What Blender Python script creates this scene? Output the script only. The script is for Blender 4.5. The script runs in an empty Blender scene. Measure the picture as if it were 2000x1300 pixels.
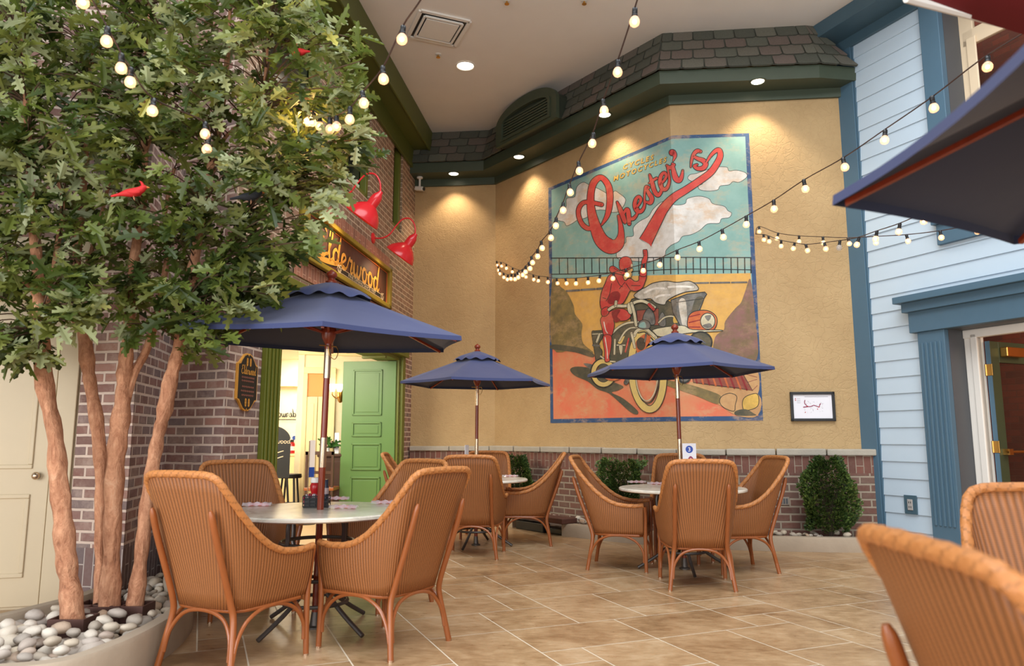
import bpy, bmesh, random
from math import *
from mathutils import Vector, Matrix

rnd = random.Random(11)
SC = bpy.context.scene
COL = SC.collection
# ---------------------------------------------------------------- calibrated camera (metres, z up, camera looks along +y)
F = 1440.0; HC = 1.2; PIT = atan(205/F); CP, SP = cos(PIT), sin(PIT)
def ray(u, v):
    x = (u-1000)/F; y = (650-v)/F
    return Vector((x, CP-y*SP, SP+y*CP))
EYE = Vector((0, 0, HC))
def atz(u, v, z):
    d = ray(u, v); return EYE + d*((z-HC)/d.z)
def aty(u, v, y):
    d = ray(u, v); return EYE + d*(y/d.y)
def onp(u, v, p, q):
    d = ray(u, v); nx, ny = -(q[1]-p[1]), q[0]-p[0]
    return EYE + d*((nx*p[0]+ny*p[1])/(nx*d.x+ny*d.y))

# ---------------------------------------------------------------- object helpers
def tag(o, label=None, cat=None, group=None, kind=None):
    if label: o['label'] = label
    if cat: o['category'] = cat
    if group: o['group'] = group
    if kind: o['kind'] = kind
    return o
def thing(name, label, cat, loc=(0, 0, 0), rz=0, group=None, rot=None):
    o = bpy.data.objects.new(name, None); COL.objects.link(o)
    o.empty_display_size = .1
    o.location = loc; o.rotation_euler = rot if rot else (0, 0, rz)
    return tag(o, label, cat, group)
KIDS = {}
def setpar(o, p):
    o.parent = p; KIDS.setdefault(p.name, []).append(o)
def copy_tree(o, parent=None):
    c = o.copy(); COL.objects.link(c)
    if parent: setpar(c, parent)
    for ch in list(KIDS.get(o.name, [])): copy_tree(ch, c)
    return c

class MB:
    def __init__(s): s.v = []; s.f = []; s.uv = []; s.m = []; s.t = []
    def face(s, idx, uv=None, m=0, t=0.5): s.f.append(tuple(idx)); s.uv.append(uv); s.m.append(m); s.t.append(t)
    def poly(s, pts, uv=None, m=0, t=0.5):
        n = len(s.v); s.v += [tuple(p) for p in pts]; s.face(range(n, n+len(pts)), uv, m, t); return s
    def box(s, c, d, M=None, m=0, t=0.5):
        n = len(s.v); M = M or Matrix.Identity(4)
        for z in (-1, 1):
            for x, y in ((-1, -1), (1, -1), (1, 1), (-1, 1)):
                s.v.append(tuple(M @ Vector((c[0]+x*d[0]/2, c[1]+y*d[1]/2, c[2]+z*d[2]/2))))
        for q in ((3, 2, 1, 0), (4, 5, 6, 7), (0, 1, 5, 4), (1, 2, 6, 5), (2, 3, 7, 6), (3, 0, 4, 7)):
            s.face([n+i for i in q], None, m, t)
        return s
    def span(s, p, q, off0, off1, z0, z1, m=0, t=.5, nrm=None):
        """upright slab between plan points p,q, thickness from off0 to off1 along the plan normal"""
        p = Vector(p[:2]); q = Vector(q[:2]); d = (q-p).normalized(); n = Vector((d.y, -d.x)) if nrm is None else Vector(nrm)
        a = [p+n*off0, q+n*off0, q+n*off1, p+n*off1]
        k = len(s.v)
        s.v += [(x.x, x.y, z0) for x in a] + [(x.x, x.y, z1) for x in a]
        for f in ((3, 2, 1, 0), (4, 5, 6, 7), (0, 1, 5, 4), (1, 2, 6, 5), (2, 3, 7, 6), (3, 0, 4, 7)): s.face([k+i for i in f], None, m, t)
        return s
    def tube(s, path, r, n=8, closed=False, m=0, cap=True, twist=None, t=.5, tf=None):
        P = [Vector(p) for p in path]; N = len(P); k = len(s.v)
        up = None
        for i in range(N):
            if closed: d = P[(i+1) % N]-P[i-1]
            else: d = P[min(i+1, N-1)]-P[max(i-1, 0)]
            d = d.normalized() if d.length > 1e-9 else Vector((0, 0, 1))
            if up is None:
                up = Vector((0, 0, 1)) if abs(d.z) < .9 else Vector((1, 0, 0))
            up = (up-d*up.dot(d)); up = up.normalized() if up.length > 1e-6 else d.orthogonal().normalized()
            sd = d.cross(up); rr = r[i] if isinstance(r, (list, tuple)) else r
            for j in range(n):
                a = 2*pi*j/n; q = rr*(1+twist(i, a)) if twist else rr
                s.v.append(tuple(P[i]+(up*cos(a)+sd*sin(a))*q))
        for i in range(N if closed else N-1):
            i2 = (i+1) % N
            for j in range(n):
                j2 = (j+1) % n
                s.face((k+i*n+j, k+i*n+j2, k+i2*n+j2, k+i2*n+j), None, m, tf(i, j) if tf else t)
        if cap and not closed:
            s.face([k+j for j in range(n)][::-1], None, m, t); s.face([k+(N-1)*n+j for j in range(n)], None, m, t)
        return s
    def lathe(s, prof, n=24, M=None, m=0, t=.5):
        M = M or Matrix.Identity(4); k = len(s.v); N = len(prof)
        for r, z in prof:
            for j in range(n):
                a = 2*pi*j/n; s.v.append(tuple(M @ Vector((r*cos(a), r*sin(a), z))))
        for i in range(N-1):
            for j in range(n):
                j2 = (j+1) % n; s.face((k+i*n+j, k+i*n+j2, k+(i+1)*n+j2, k+(i+1)*n+j), None, m, t)
        s.face([k+j for j in range(n)][::-1], None, m, t); s.face([k+(N-1)*n+j for j in range(n)], None, m, t)
        return s
    def grid(s, fn, nu, nv, uvf=None, m=0, closed=False):
        k = len(s.v)
        for i in range(nu+1):
            for j in range(nv+1): s.v.append(tuple(fn(i/nu, j/nv)))
        for i in range(nu):
            for j in range(nv):
                a = k+i*(nv+1)+j; q = (a, a+nv+1, a+nv+2, a+1)
                u = None
                if uvf: u = [uvf(x, y) for x, y in ((i/nu, j/nv), ((i+1)/nu, j/nv), ((i+1)/nu, (j+1)/nv), (i/nu, (j+1)/nv))]
                s.face(q, u, m)
        return s
    def ball(s, c, r, n=10, m=0, sc=(1, 1, 1), M=None):
        prof = []
        M = M or Matrix.Identity(4)
        k = len(s.v); R = max(5, n//2+1)
        for i in range(R+1):
            th = pi*i/R
            for j in range(n):
                a = 2*pi*j/n
                s.v.append(tuple(M @ Vector((c[0]+r*sc[0]*sin(th)*cos(a), c[1]+r*sc[1]*sin(th)*sin(a), c[2]+r*sc[2]*cos(th)))))
        for i in range(R):
            for j in range(n):
                j2 = (j+1) % n; s.face((k+i*n+j, k+(i+1)*n+j, k+(i+1)*n+j2, k+i*n+j2), None, m)
        return s
    def mesh(s, name, mats, smooth=False):
        me = bpy.data.meshes.new(name); me.from_pydata(s.v, [], s.f)
        for mm in (mats if isinstance(mats, (list, tuple)) else [mats]): me.materials.append(mm)
        if any(s.m): me.polygons.foreach_set('material_index', s.m)
        if any(u is not None for u in s.uv):
            uvl = me.uv_layers.new(name='UVMap'); fl = []
            for f, u in zip(s.f, s.uv):
                for i in range(len(f)): fl += list(u[i]) if u else [0, 0]
            uvl.data.foreach_set('uv', fl)
        if any(abs(x-.5) > 1e-6 for x in s.t):
            at = me.attributes.new('tint', 'FLOAT', 'FACE'); at.data.foreach_set('value', s.t)
        if smooth: me.polygons.foreach_set('use_smooth', [True]*len(s.f))
        me.update(); return me
    def build(s, name, mats, parent=None, smooth=False, bevel=0, loc=None, kind=None, weld=False, solid=0):
        me = s.mesh(name, mats, smooth)
        if weld:
            bm = bmesh.new(); bm.from_mesh(me); bmesh.ops.remove_doubles(bm, verts=bm.verts, dist=1e-5); bm.to_mesh(me); bm.free()
        o = bpy.data.objects.new(name, me); COL.objects.link(o)
        if parent: setpar(o, parent)
        if loc: o.location = loc
        if bevel:
            b = o.modifiers.new('bevel', 'BEVEL'); b.width = bevel; b.segments = 2; b.limit_method = 'ANGLE'; b.angle_limit = radians(50)
        if solid:
            b = o.modifiers.new('solid', 'SOLIDIFY'); b.thickness = solid; b.offset = 0
        if smooth:
            try: me.set_sharp_from_angle(angle=radians(42))
            except Exception: pass
        if kind: o['kind'] = kind
        return o

def cr(pts, n=6, closed=False):
    """Catmull-Rom through points of any dimension"""
    P = [tuple(p) for p in pts]; N = len(P); out = []
    rng = range(N if closed else N-1)
    for i in rng:
        p0 = P[i-1] if (closed or i > 0) else P[0]; p1 = P[i]; p2 = P[(i+1) % N]
        p3 = P[(i+2) % N] if (closed or i+2 < N) else P[-1]
        for k in range(n):
            t = k/n
            out.append(tuple(.5*((2*b)+(-a+c)*t+(2*a-5*b+4*c-d)*t*t+(-a+3*b-3*c+d)*t**3) for a, b, c, d in zip(p0, p1, p2, p3)))
    if not closed: out.append(P[-1])
    return out
def lerp(a, b, t): return a+(b-a)*t
def basis(p, q):
    """matrix with local x along plan p->q, local y = plan outward normal (towards the room), z up, origin p"""
    p = Vector((p[0], p[1], 0)); q = Vector((q[0], q[1], 0)); d = (q-p).normalized(); n = Vector((d.y, -d.x, 0))
    return Matrix(((d.x, n.x, 0, p.x), (d.y, n.y, 0, p.y), (0, 0, 1, 0), (0, 0, 0, 1)))

# ---------------------------------------------------------------- materials
class NT:
    def __init__(s, name):
        s.mat = bpy.data.materials.new(name); s.mat.use_nodes = True; s.t = s.mat.node_tree
        s.b = s.t.nodes['Principled BSDF']
    def n(s, typ, **kw):
        nd = s.t.nodes.new(typ)
        for k, v in kw.items():
            if k[0] == '_': setattr(nd, k[1:], v)
            else:
                key = int(k[1:]) if k[0] == 'i' and k[1:].isdigit() else k.replace('__', ' ')
                if hasattr(v, 'is_output') or isinstance(v, bpy.types.NodeSocket): s.t.links.new(v, nd.inputs[key])
                else: nd.inputs[key].default_value = v
        return nd
    def link(s, a, b): s.t.links.new(a, b)
    def math(s, op, a, b=None, c=None):
        kw = {'i0': a}
        if b is not None: kw['i1'] = b
        if c is not None: kw['i2'] = c
        return s.n('ShaderNodeMath', _operation=op, **kw).outputs[0]
    def mix(s, f, a, b):
        nd = s.t.nodes.new('ShaderNodeMix'); nd.data_type = 'RGBA'
        for k, v in ((0, f), (6, a), (7, b)):
            if isinstance(v, bpy.types.NodeSocket): s.t.links.new(v, nd.inputs[k])
            else: nd.inputs[k].default_value = v
        return nd.outputs[2]
    def ramp(s, f, stops):
        nd = s.t.nodes.new('ShaderNodeValToRGB'); cr_ = nd.color_ramp
        while len(cr_.elements) < len(stops): cr_.elements.new(.5)
        for e, (p, c) in zip(cr_.elements, stops): e.position = p; e.color = c
        s.t.links.new(f, nd.inputs[0]); return nd.outputs[0]
    def noise(s, scale, detail=3, rough=.55, vec=None, dist=0):
        kw = dict(Scale=scale, Detail=detail, Roughness=rough, Distortion=dist)
        if vec is not None: kw['Vector'] = vec
        return s.n('ShaderNodeTexNoise', **kw).outputs[0]
    def obj(s): return s.n('ShaderNodeTexCoord').outputs['Object']
    def uv(s): return s.n('ShaderNodeTexCoord').outputs['UV']
    def attr(s, name): return s.n('ShaderNodeAttribute', _attribute_name=name).outputs['Fac']
    def bump(s, h, strength=.4, dist=.01):
        nd = s.n('ShaderNodeBump', Strength=strength, Distance=dist, Height=h); s.link(nd.outputs[0], s.b.inputs['Normal'])
    def col(s, c):
        if isinstance(c, bpy.types.NodeSocket): s.link(c, s.b.inputs['Base Color'])
        else: s.b.inputs['Base Color'].default_value = c
    def set(s, **kw):
        for k, v in kw.items():
            k = k.replace('__', ' ')
            if isinstance(v, bpy.types.NodeSocket): s.link(v, s.b.inputs[k])
            else: s.b.inputs[k].default_value = v
def S(r, g, b):
    f = lambda c: (c/255)/12.92 if c/255 <= .04045 else ((c/255+.055)/1.055)**2.4
    return (f(r), f(g), f(b), 1)
def sc(c, k): return (c[0]*k, c[1]*k, c[2]*k, 1)
def plain(name, c, rough=.5, metal=0, var=.12, scale=9, bump=0, spec=None):
    m = NT(name); n = m.noise(scale, 4, vec=m.obj())
    m.col(m.mix(n, sc(c, 1-var), sc(c, 1+var))); m.set(Roughness=rough, Metallic=metal)
    if bump: m.bump(m.noise(scale*8, 3, vec=m.obj()), bump, .004)
    if spec is not None: m.b.inputs['Specular IOR Level'].default_value = spec
    return m.mat

def brick_mat(name, stops, mortar, w=.213, h=.0765, rot=False, wash=.25, ms=.0055):
    m = NT(name); uv = m.uv()
    if rot:
        uv = m.n('ShaderNodeMapping', Vector=uv, Rotation=(0, 0, pi/2)).outputs[0]
    wob = m.n('ShaderNodeVectorMath', _operation='SCALE', i0=m.n('ShaderNodeTexNoise', Scale=14., Detail=2.).outputs[1], Scale=.006).outputs[0]
    uvw = m.n('ShaderNodeVectorMath', _operation='ADD', i0=uv, i1=wob).outputs[0]
    br = m.n('ShaderNodeTexBrick', Vector=uvw, Color1=(0, 0, 0, 1), Color2=(1, 1, 1, 1), Mortar=(.5, .5, .5, 1), Scale=1., Mortar__Size=ms, Mortar__Smooth=.25, Bias=0., Brick__Width=w, Row__Height=h)
    br.offset = .5
    c = m.ramp(br.outputs[0], stops)
    nz = m.noise(22, 6, .65, vec=m.obj()); c = m.mix(m.math('MULTIPLY', nz, .55), c, sc(mortar, .55))
    sm = m.math('MULTIPLY', m.n('ShaderNodeMapRange', Value=m.noise(5, 5, .7, vec=m.obj()), i1=.48, i2=.72).outputs[0], wash)
    c = m.mix(sm, c, mortar)
    mc = m.mix(m.noise(9, 4, vec=m.obj()), sc(mortar, .8), sc(mortar, 1.1))
    c = m.mix(br.outputs[1], c, mc); m.col(c); m.set(Roughness=.85)
    hgt = m.math('SUBTRACT', m.math('MULTIPLY', nz, .45), br.outputs[1]); m.bump(hgt, .8, .012)
    return m.mat
# ---------------------------------------------------------------- the palette
BR = brick_mat('brick_tumbled', [(0, S(98, 56, 50)), (.25, S(134, 80, 70)), (.5, S(104, 86, 88)), (.75, S(158, 104, 88)), (1, S(116, 98, 88))], S(214, 192, 176), ms=.0115, wash=.4)
BRU = brick_mat('brick_upper', [(0, S(120, 82, 62)), (.4, S(150, 104, 78)), (.7, S(118, 98, 76)), (1, S(160, 112, 86))], S(214, 188, 160), ms=.009)
BRS = brick_mat('brick_soldier', [(0, S(158, 92, 72)), (.5, S(180, 112, 86)), (1, S(140, 84, 66))], S(206, 160, 132), w=.24, h=.075, rot=True)
BRB = brick_mat('brick_base', [(0, S(96, 52, 44)), (.4, S(124, 68, 56)), (.7, S(104, 70, 62)), (1, S(132, 80, 64))], S(166, 150, 132), h=.085, w=.225, wash=.2, ms=.012)
BRBS = brick_mat('brick_base_soldier', [(0, S(100, 50, 42)), (.5, S(128, 66, 54)), (1, S(110, 70, 62))], S(166, 148, 130), w=.22, h=.085, rot=True, wash=.12)
BRI = brick_mat('brick_inner', [(0, S(120, 52, 34)), (.5, S(150, 66, 40)), (1, S(110, 56, 40))], S(120, 66, 44), wash=.1)

def stucco():
    m = NT('stucco'); o = m.obj()
    n1 = m.noise(1.3, 4, vec=o); n2 = m.noise(14, 6, .65, vec=o)
    c = m.ramp(n1, [(.3, S(178, 148, 104)), (.7, S(196, 166, 120))])
    m.col(m.mix(m.math('MULTIPLY', n2, .3), c, S(150, 118, 80))); m.set(Roughness=.8)
    wv = m.n('ShaderNodeTexVoronoi', _feature='DISTANCE_TO_EDGE', Scale=9.)
    vec = m.n('ShaderNodeVectorMath', _operation='ADD', i0=o, i1=m.n('ShaderNodeVectorMath', _operation='SCALE', i0=m.n('ShaderNodeTexNoise', Scale=6., Detail=4., Vector=o).outputs[1], Scale=.35).outputs[0]).outputs[0]
    m.link(vec, wv.inputs['Vector'])
    cr_ = m.n('ShaderNodeMapRange', Value=wv.outputs[0], i1=0., i2=.09).outputs[0]
    m.bump(m.math('ADD', m.math('MULTIPLY', cr_, .4), m.math('MULTIPLY', n2, .9)), .55, .012)
    return m.mat
STUCCO = stucco()
CEIL = plain('ceiling_paint', S(232, 226, 218), .9, var=.04, scale=3)
SIDING = plain('siding_paint', S(186, 205, 220), .55, var=.03, scale=4)
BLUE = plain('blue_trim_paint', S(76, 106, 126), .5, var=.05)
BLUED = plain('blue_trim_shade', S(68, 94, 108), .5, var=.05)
GREYD = plain('dark_grey_paint', S(78, 80, 84), .5, var=.06)
GREEN = plain('olive_paint', S(104, 110, 34), .45, var=.07)
GREENU = plain('olive_paint_cornice', S(84, 92, 36), .5, var=.08)
DGREEN = plain('dark_green_paint', S(66, 76, 60), .5, var=.08)
DOORG = plain('door_green_paint', S(92, 128, 68), .4, var=.04)
CREAM = plain('cream_paint', S(202, 184, 152), .5, var=.03)
CREAMI = plain('cream_interior', S(246, 226, 170), .6, var=.05, scale=7)
WALLP = plain('wallpaper', S(240, 228, 190), .8, var=.1, scale=12)
ORANGE = plain('orange_panel', S(240, 160, 90), .6, var=.03)
WHITE = plain('white_paint', S(232, 228, 220), .5, var=.03)
CREAMW = plain('cream_window_paint', S(226, 204, 172), .5, var=.04)
CONC = plain('concrete', S(168, 152, 132), .85, var=.16, scale=5, bump=.5)
STONE = plain('cap_stone', S(170, 162, 148), .85, var=.2, scale=6, bump=.9)
DGLASS = plain('dark_glass', S(22, 30, 22), .12, var=.3, scale=1.5)
DMETAL = plain('grey_tube_metal', S(92, 86, 82), .4, .7, var=.08)
BLACK = plain('black_plastic', S(24, 24, 26), .4, var=.2)
BROWNW = plain('brown_timber', S(92, 58, 48), .75, var=.25, scale=6, bump=.5)
RED = plain('red_enamel', S(214, 40, 46), .22, var=.05)
REDB = plain('red_bird', S(190, 28, 30), .7, var=.15)
REDC = plain('red_cushion', S(150, 40, 44), .9, var=.15, scale=30, bump=.3)
REDF = plain('red_fabric', S(120, 16, 28), .8, var=.08)
GOLD = plain('gilt', S(232, 168, 72), .4, .15, var=.12, scale=14)
PALEG = plain('pale_gilt', S(246, 222, 160), .45, .05, var=.06)
BRASS = plain('brass', S(206, 158, 84), .28, .95, var=.05)
STEEL = plain('steel', S(200, 176, 150), .25, .9, var=.05)
CREAMT = plain('small_lettering', S(216, 196, 160), .6, var=.05)
TXTR = plain('faded_red_lettering', S(150, 96, 80), .7, var=.1)
PAPER = plain('paper', S(236, 234, 240), .6, var=.02)
BLUEI = plain('blue_ink', S(34, 74, 170), .5, var=.03)
PURPLE = plain('route_ink', S(150, 60, 90), .6)
GREYI = plain('grey_ink', S(160, 158, 165), .6)
SIGNB = plain('black_board', S(34, 34, 32), .5, var=.2)
LEAFB = plain('fern_green', S(60, 110, 40), .6, var=.3)
PINK = plain('pink_petal', S(238, 190, 180), .6)
CUTP = plain('napkin_pink', S(226, 150, 150), .7, var=.3, scale=40)
KETCH = plain('ketchup_red', S(176, 20, 26), .3, var=.08)
DWOOD = plain('dark_cabinet_wood', S(74, 48, 32), .5, var=.35, scale=9)
CONDUIT = plain('cord_rubber', S(60, 40, 34), .5, var=.2)

def wood_mat(name, c, rough, sx=1, sz=.12, var=.28):
    m = NT(name); mp = m.n('ShaderNodeMapping', Vector=m.obj(), Scale=(sx*30, sx*30, sz*30)).outputs[0]
    n = m.noise(1., 4, .6, vec=mp); m.col(m.mix(n, sc(c, 1-var), sc(c, 1+var))); m.set(Roughness=rough); return m.mat
CANE = wood_mat('bent_cane', S(152, 86, 44), .3, var=.2)
MAHOG = wood_mat('mahogany', S(128, 50, 28), .25)
SIGNW = wood_mat('sign_wood', S(84, 48, 36), .55, sx=.6, var=.35)

def wicker(name, c, rib=.019, row=.0075):
    m = NT(name); sp = m.n('ShaderNodeSeparateXYZ', Vector=m.uv())
    su = m.math('SINE', m.math('MULTIPLY', sp.outputs[0], 2*pi/rib)); sv = m.math('SINE', m.math('ADD', m.math('MULTIPLY', sp.outputs[1], 2*pi/row), m.math('MULTIPLY', su, .5)))
    h = m.math('ADD', m.math('MULTIPLY', su, .8), m.math('MULTIPLY', sv, .2))
    f = m.n('ShaderNodeMapRange', Value=h, i1=-1., i2=.6).outputs[0]
    n = m.noise(4, 4, vec=m.obj())
    a = m.mix(n, sc(c, .92), sc(c, 1.12)); m.col(m.mix(f, sc(c, .48), a)); m.set(Roughness=.5)
    m.bump(h, .45, .004); return m.mat
WICK = wicker('woven_cane', S(164, 104, 58))
def rope():
    m = NT('braided_rim'); n = m.noise(30, 4, vec=m.obj()); c = S(184, 120, 66)
    m.col(m.mix(m.math('MULTIPLY', m.attr('tint'), .8), sc(c, .74), m.mix(n, sc(c, 1.0), sc(c, 1.4)))); m.set(Roughness=.55); m.bump(m.noise(220, 2, vec=m.obj()), .4, .003); return m.mat
ROPE = rope()

def tile():
    m = NT('floor_tile'); o = m.obj(); t = m.attr('tint')
    n1 = m.noise(2.6, 6, .62, vec=o, dist=.6); n2 = m.noise(9, 5, .7, vec=m.n('ShaderNodeMapping', Vector=o, Scale=(1, 2.4, 1), Rotation=(0, 0, .4)).outputs[0])
    f = m.math('ADD', m.math('MULTIPLY', n1, .6), m.math('ADD', m.math('MULTIPLY', n2, .45), m.math('MULTIPLY', m.math('SUBTRACT', t, .5), .13)))
    m.col(m.ramp(f, [(.28, S(112, 82, 54)), (.44, S(154, 121, 86)), (.58, S(180, 148, 111)), (.76, S(206, 180, 146))]))
    m.set(Roughness=m.n('ShaderNodeMapRange', Value=n2, i3=.2, i4=.42).outputs[0]); m.bump(n2, .12, .006); return m.mat
TILE = tile()
GROUT = plain('grout', S(222, 208, 184), .9, var=.08)

def shingle():
    m = NT('slate_shingle'); t = m.attr('tint')
    c = m.ramp(t, [(0, S(84, 86, 76)), (.45, S(108, 110, 98)), (.7, S(122, 106, 98)), (1, S(118, 120, 106))])
    n = m.noise(60, 4, .7, vec=m.obj()); m.col(m.mix(m.math('MULTIPLY', n, .6), c, S(50, 50, 44))); m.set(Roughness=.9); m.bump(n, .6, .01); return m.mat
SHING = shingle()

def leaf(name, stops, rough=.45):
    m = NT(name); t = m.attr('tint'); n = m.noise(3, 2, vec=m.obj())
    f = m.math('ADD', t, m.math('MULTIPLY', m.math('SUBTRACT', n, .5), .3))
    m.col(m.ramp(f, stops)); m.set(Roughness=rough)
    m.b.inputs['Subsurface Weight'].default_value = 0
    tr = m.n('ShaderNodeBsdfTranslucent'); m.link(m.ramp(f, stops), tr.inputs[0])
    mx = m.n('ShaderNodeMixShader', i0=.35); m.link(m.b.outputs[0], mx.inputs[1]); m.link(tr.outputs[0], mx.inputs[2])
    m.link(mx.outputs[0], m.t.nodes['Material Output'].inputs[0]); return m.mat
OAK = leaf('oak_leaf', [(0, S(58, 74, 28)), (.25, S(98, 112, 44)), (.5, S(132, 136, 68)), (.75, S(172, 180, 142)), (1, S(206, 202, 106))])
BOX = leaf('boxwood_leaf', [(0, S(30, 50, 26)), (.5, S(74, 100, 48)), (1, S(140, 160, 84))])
def bark():
    m = NT('bark'); o = m.obj(); mp = m.n('ShaderNodeMapping', Vector=o, Scale=(14, 14, 5)).outputs[0]
    n = m.noise(1.6, 6, .7, vec=mp, dist=1.2); f = m.noise(9, 5, .7, vec=o)
    m.col(m.ramp(m.math('ADD', m.math('MULTIPLY', n, .65), m.math('MULTIPLY', f, .4)), [(.3, S(104, 66, 48)), (.45, S(172, 116, 84)), (.6, S(208, 152, 116)), (.78, S(226, 186, 154))]))
    m.set(Roughness=.8); m.bump(m.math('ADD', n, f), .8, .02); return m.mat
BARK = bark()
def rock():
    m = NT('river_rock'); r = m.n('ShaderNodeObjectInfo').outputs['Random']
    c = m.ramp(r, [(0, S(160, 152, 144)), (.3, S(212, 196, 172)), (.55, S(232, 222, 206)), (.8, S(184, 172, 162)), (1, S(206, 170, 134))])
    n = m.noise(16, 5, .65, vec=m.obj()); m.col(m.mix(m.math('MULTIPLY', n, .45), c, S(110, 92, 78))); m.set(Roughness=.7); m.bump(n, .3, .006); return m.mat
ROCK = rock()
def marble():
    m = NT('marble'); o = m.obj(); n = m.noise(3.2, 7, .66, vec=o, dist=2.)
    m.col(m.ramp(n, [(.32, S(188, 182, 172)), (.46, S(226, 218, 202)), (.6, S(238, 232, 220)), (.72, S(206, 196, 180))])); m.set(Roughness=.22); return m.mat
MARBLE = marble()
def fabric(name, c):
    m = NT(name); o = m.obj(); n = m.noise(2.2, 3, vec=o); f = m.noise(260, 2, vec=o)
    lin = m.n('ShaderNodeNewGeometry').outputs['Backfacing']  # back faces: mask for the painted underside shade, no separate lining
    m.col(m.mix(lin, sc(c, .30), m.mix(n, sc(c, .88), sc(c, 1.1)))); m.set(Roughness=.75); m.b.inputs['Sheen Weight'].default_value = .15  # underside shade painted in: canvas seen from below gets a much darker navy
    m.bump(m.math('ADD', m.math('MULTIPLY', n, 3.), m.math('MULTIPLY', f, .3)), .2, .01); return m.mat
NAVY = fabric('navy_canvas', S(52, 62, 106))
def emis(name, c, st):
    m = NT(name); m.col((c[0], c[1], c[2], 1)); m.b.inputs['Emission Color'].default_value = c; m.b.inputs['Emission Strength'].default_value = st; return m.mat
LIT = emis('lamp_lens', (1, .86, .66, 1), 9)
FIL = emis('bulb_filament', (1, .62, .34, 1), 30)
def globe():
    m = NT('bulb_glass'); m.col((1, .72, .5, 1)); m.set(Roughness=.05)
    m.b.inputs['Emission Color'].default_value = (1, .42, .20, 1); m.b.inputs['Emission Strength'].default_value = .55
    tr = m.n('ShaderNodeBsdfTransparent'); mx = m.n('ShaderNodeMixShader', i0=.55); m.link(m.b.outputs[0], mx.inputs[1]); m.link(tr.outputs[0], mx.inputs[2])
    m.link(mx.outputs[0], m.t.nodes['Material Output'].inputs[0]); return m.mat
GLOBE = globe()
def glass(name, c, a):
    m = NT(name); m.col(c); m.set(Roughness=.03)
    tr = m.n('ShaderNodeBsdfTransparent'); mx = m.n('ShaderNodeMixShader', i0=a); m.link(m.b.outputs[0], mx.inputs[1]); m.link(tr.outputs[0], mx.inputs[2])
    m.link(mx.outputs[0], m.t.nodes['Material Output'].inputs[0]); return m.mat
GLASS = glass('window_glass', S(60, 50, 44), .75)
SHADE = emis('sconce_shade', (1, .85, .6, 1), 3)
# ---------------------------------------------------------------- the room shell
ZT, ZS, ZF, ZC = 5.40, 5.52, 5.69, 6.28        # stucco top, soffit, fascia top, ceiling
PW = [atz(u, v, ZT).xy for u, v in ((811, 366), (968, 360.5), (1308, 206), (1644, 191))]
P0, P1, P2, P3 = PW
DL = Vector(((1175-1000)/F*CP, 1.)).normalized()   # the brick side recedes along this
DR = Vector(((340-1000)/F*CP, 1.)).normalized()    # the siding side recedes along this
def LW(s): return P0-DL*s                          # plan point on the left wall, s metres before the back corner
def onL(u, v, off=0):
    n = Vector((DL.y, -DL.x)); return onp(u, v, LW(0)+n*off, LW(5)+n*off)
def RW(s): return P3-DR*s
def onR(u, v, off=0):
    n = Vector((-DR.y, DR.x)); return onp(u, v, RW(0)+n*off, RW(5)+n*off)
def sL(p): return (P0-Vector(p[:2])).dot(DL)
def sR(p): return (P3-Vector(p[:2])).dot(DR)
def offset_poly(pts, d):
    out = []; N = len(pts)
    for i in range(N):
        ns = []
        if i > 0: e = (pts[i]-pts[i-1]).normalized(); ns.append(Vector((e.y, -e.x)))
        if i < N-1: e = (pts[i+1]-pts[i]).normalized(); ns.append(Vector((e.y, -e.x)))
        if len(ns) == 1: out.append(pts[i]+ns[0]*d)
        else:
            b = (ns[0]+ns[1]).normalized(); out.append(pts[i]+b*(d/b.dot(ns[0])))
    return out

# floor: modular stone tiles on a grout bed
fb = MB(); fb.poly([(-9, -3, -.0008), (9, -3, -.0008), (9, 15, -.0008), (-9, 15, -.0008)])
floor = fb.build('floor', GROUT, kind='structure')
def tiles():
    mb = MB(); U = .257; a = radians(22.6); e1 = Vector((cos(a), sin(a))); e2 = Vector((-sin(a), cos(a)))
    NX, NY = 64, 66; occ = set(); o0 = Vector((1.55, 4.40))-e1*U*26-e2*U*22
    for j in range(NY):
        for i in range(NX):
            if (i, j) in occ: continue
            for w, h in rnd.choice([[(2, 2), (1, 2), (2, 1), (1, 1)], [(3, 2), (2, 2), (1, 2), (2, 1), (1, 1)], [(2, 3), (2, 2), (2, 1), (1, 1)], [(2, 1), (1, 1)], [(3, 2), (2, 1), (1, 2), (1, 1)]]):
                if all((i+x, j+y) not in occ for x in range(w) for y in range(h)): break
            for x in range(w):
                for y in range(h): occ.add((i+x, j+y))
            g = .0042; p = o0+e1*(i*U)+e2*(j*U); W, H = w*U, h*U
            q = [p+e1*x+e2*y for x, y in ((g, g), (W-g, g), (W-g, H-g), (g, H-g))]
            mb.poly([(k.x, k.y, 0) for k in q], t=rnd.random())
    o = mb.build('tile_field', TILE, parent=floor); return o
tiles()

# ceiling
cb = MB(); cb.box((1.15, 10.05, ZC+.06), (8.7, 6.9, .12))
cb.build('ceiling', CEIL, kind='structure')

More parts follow.
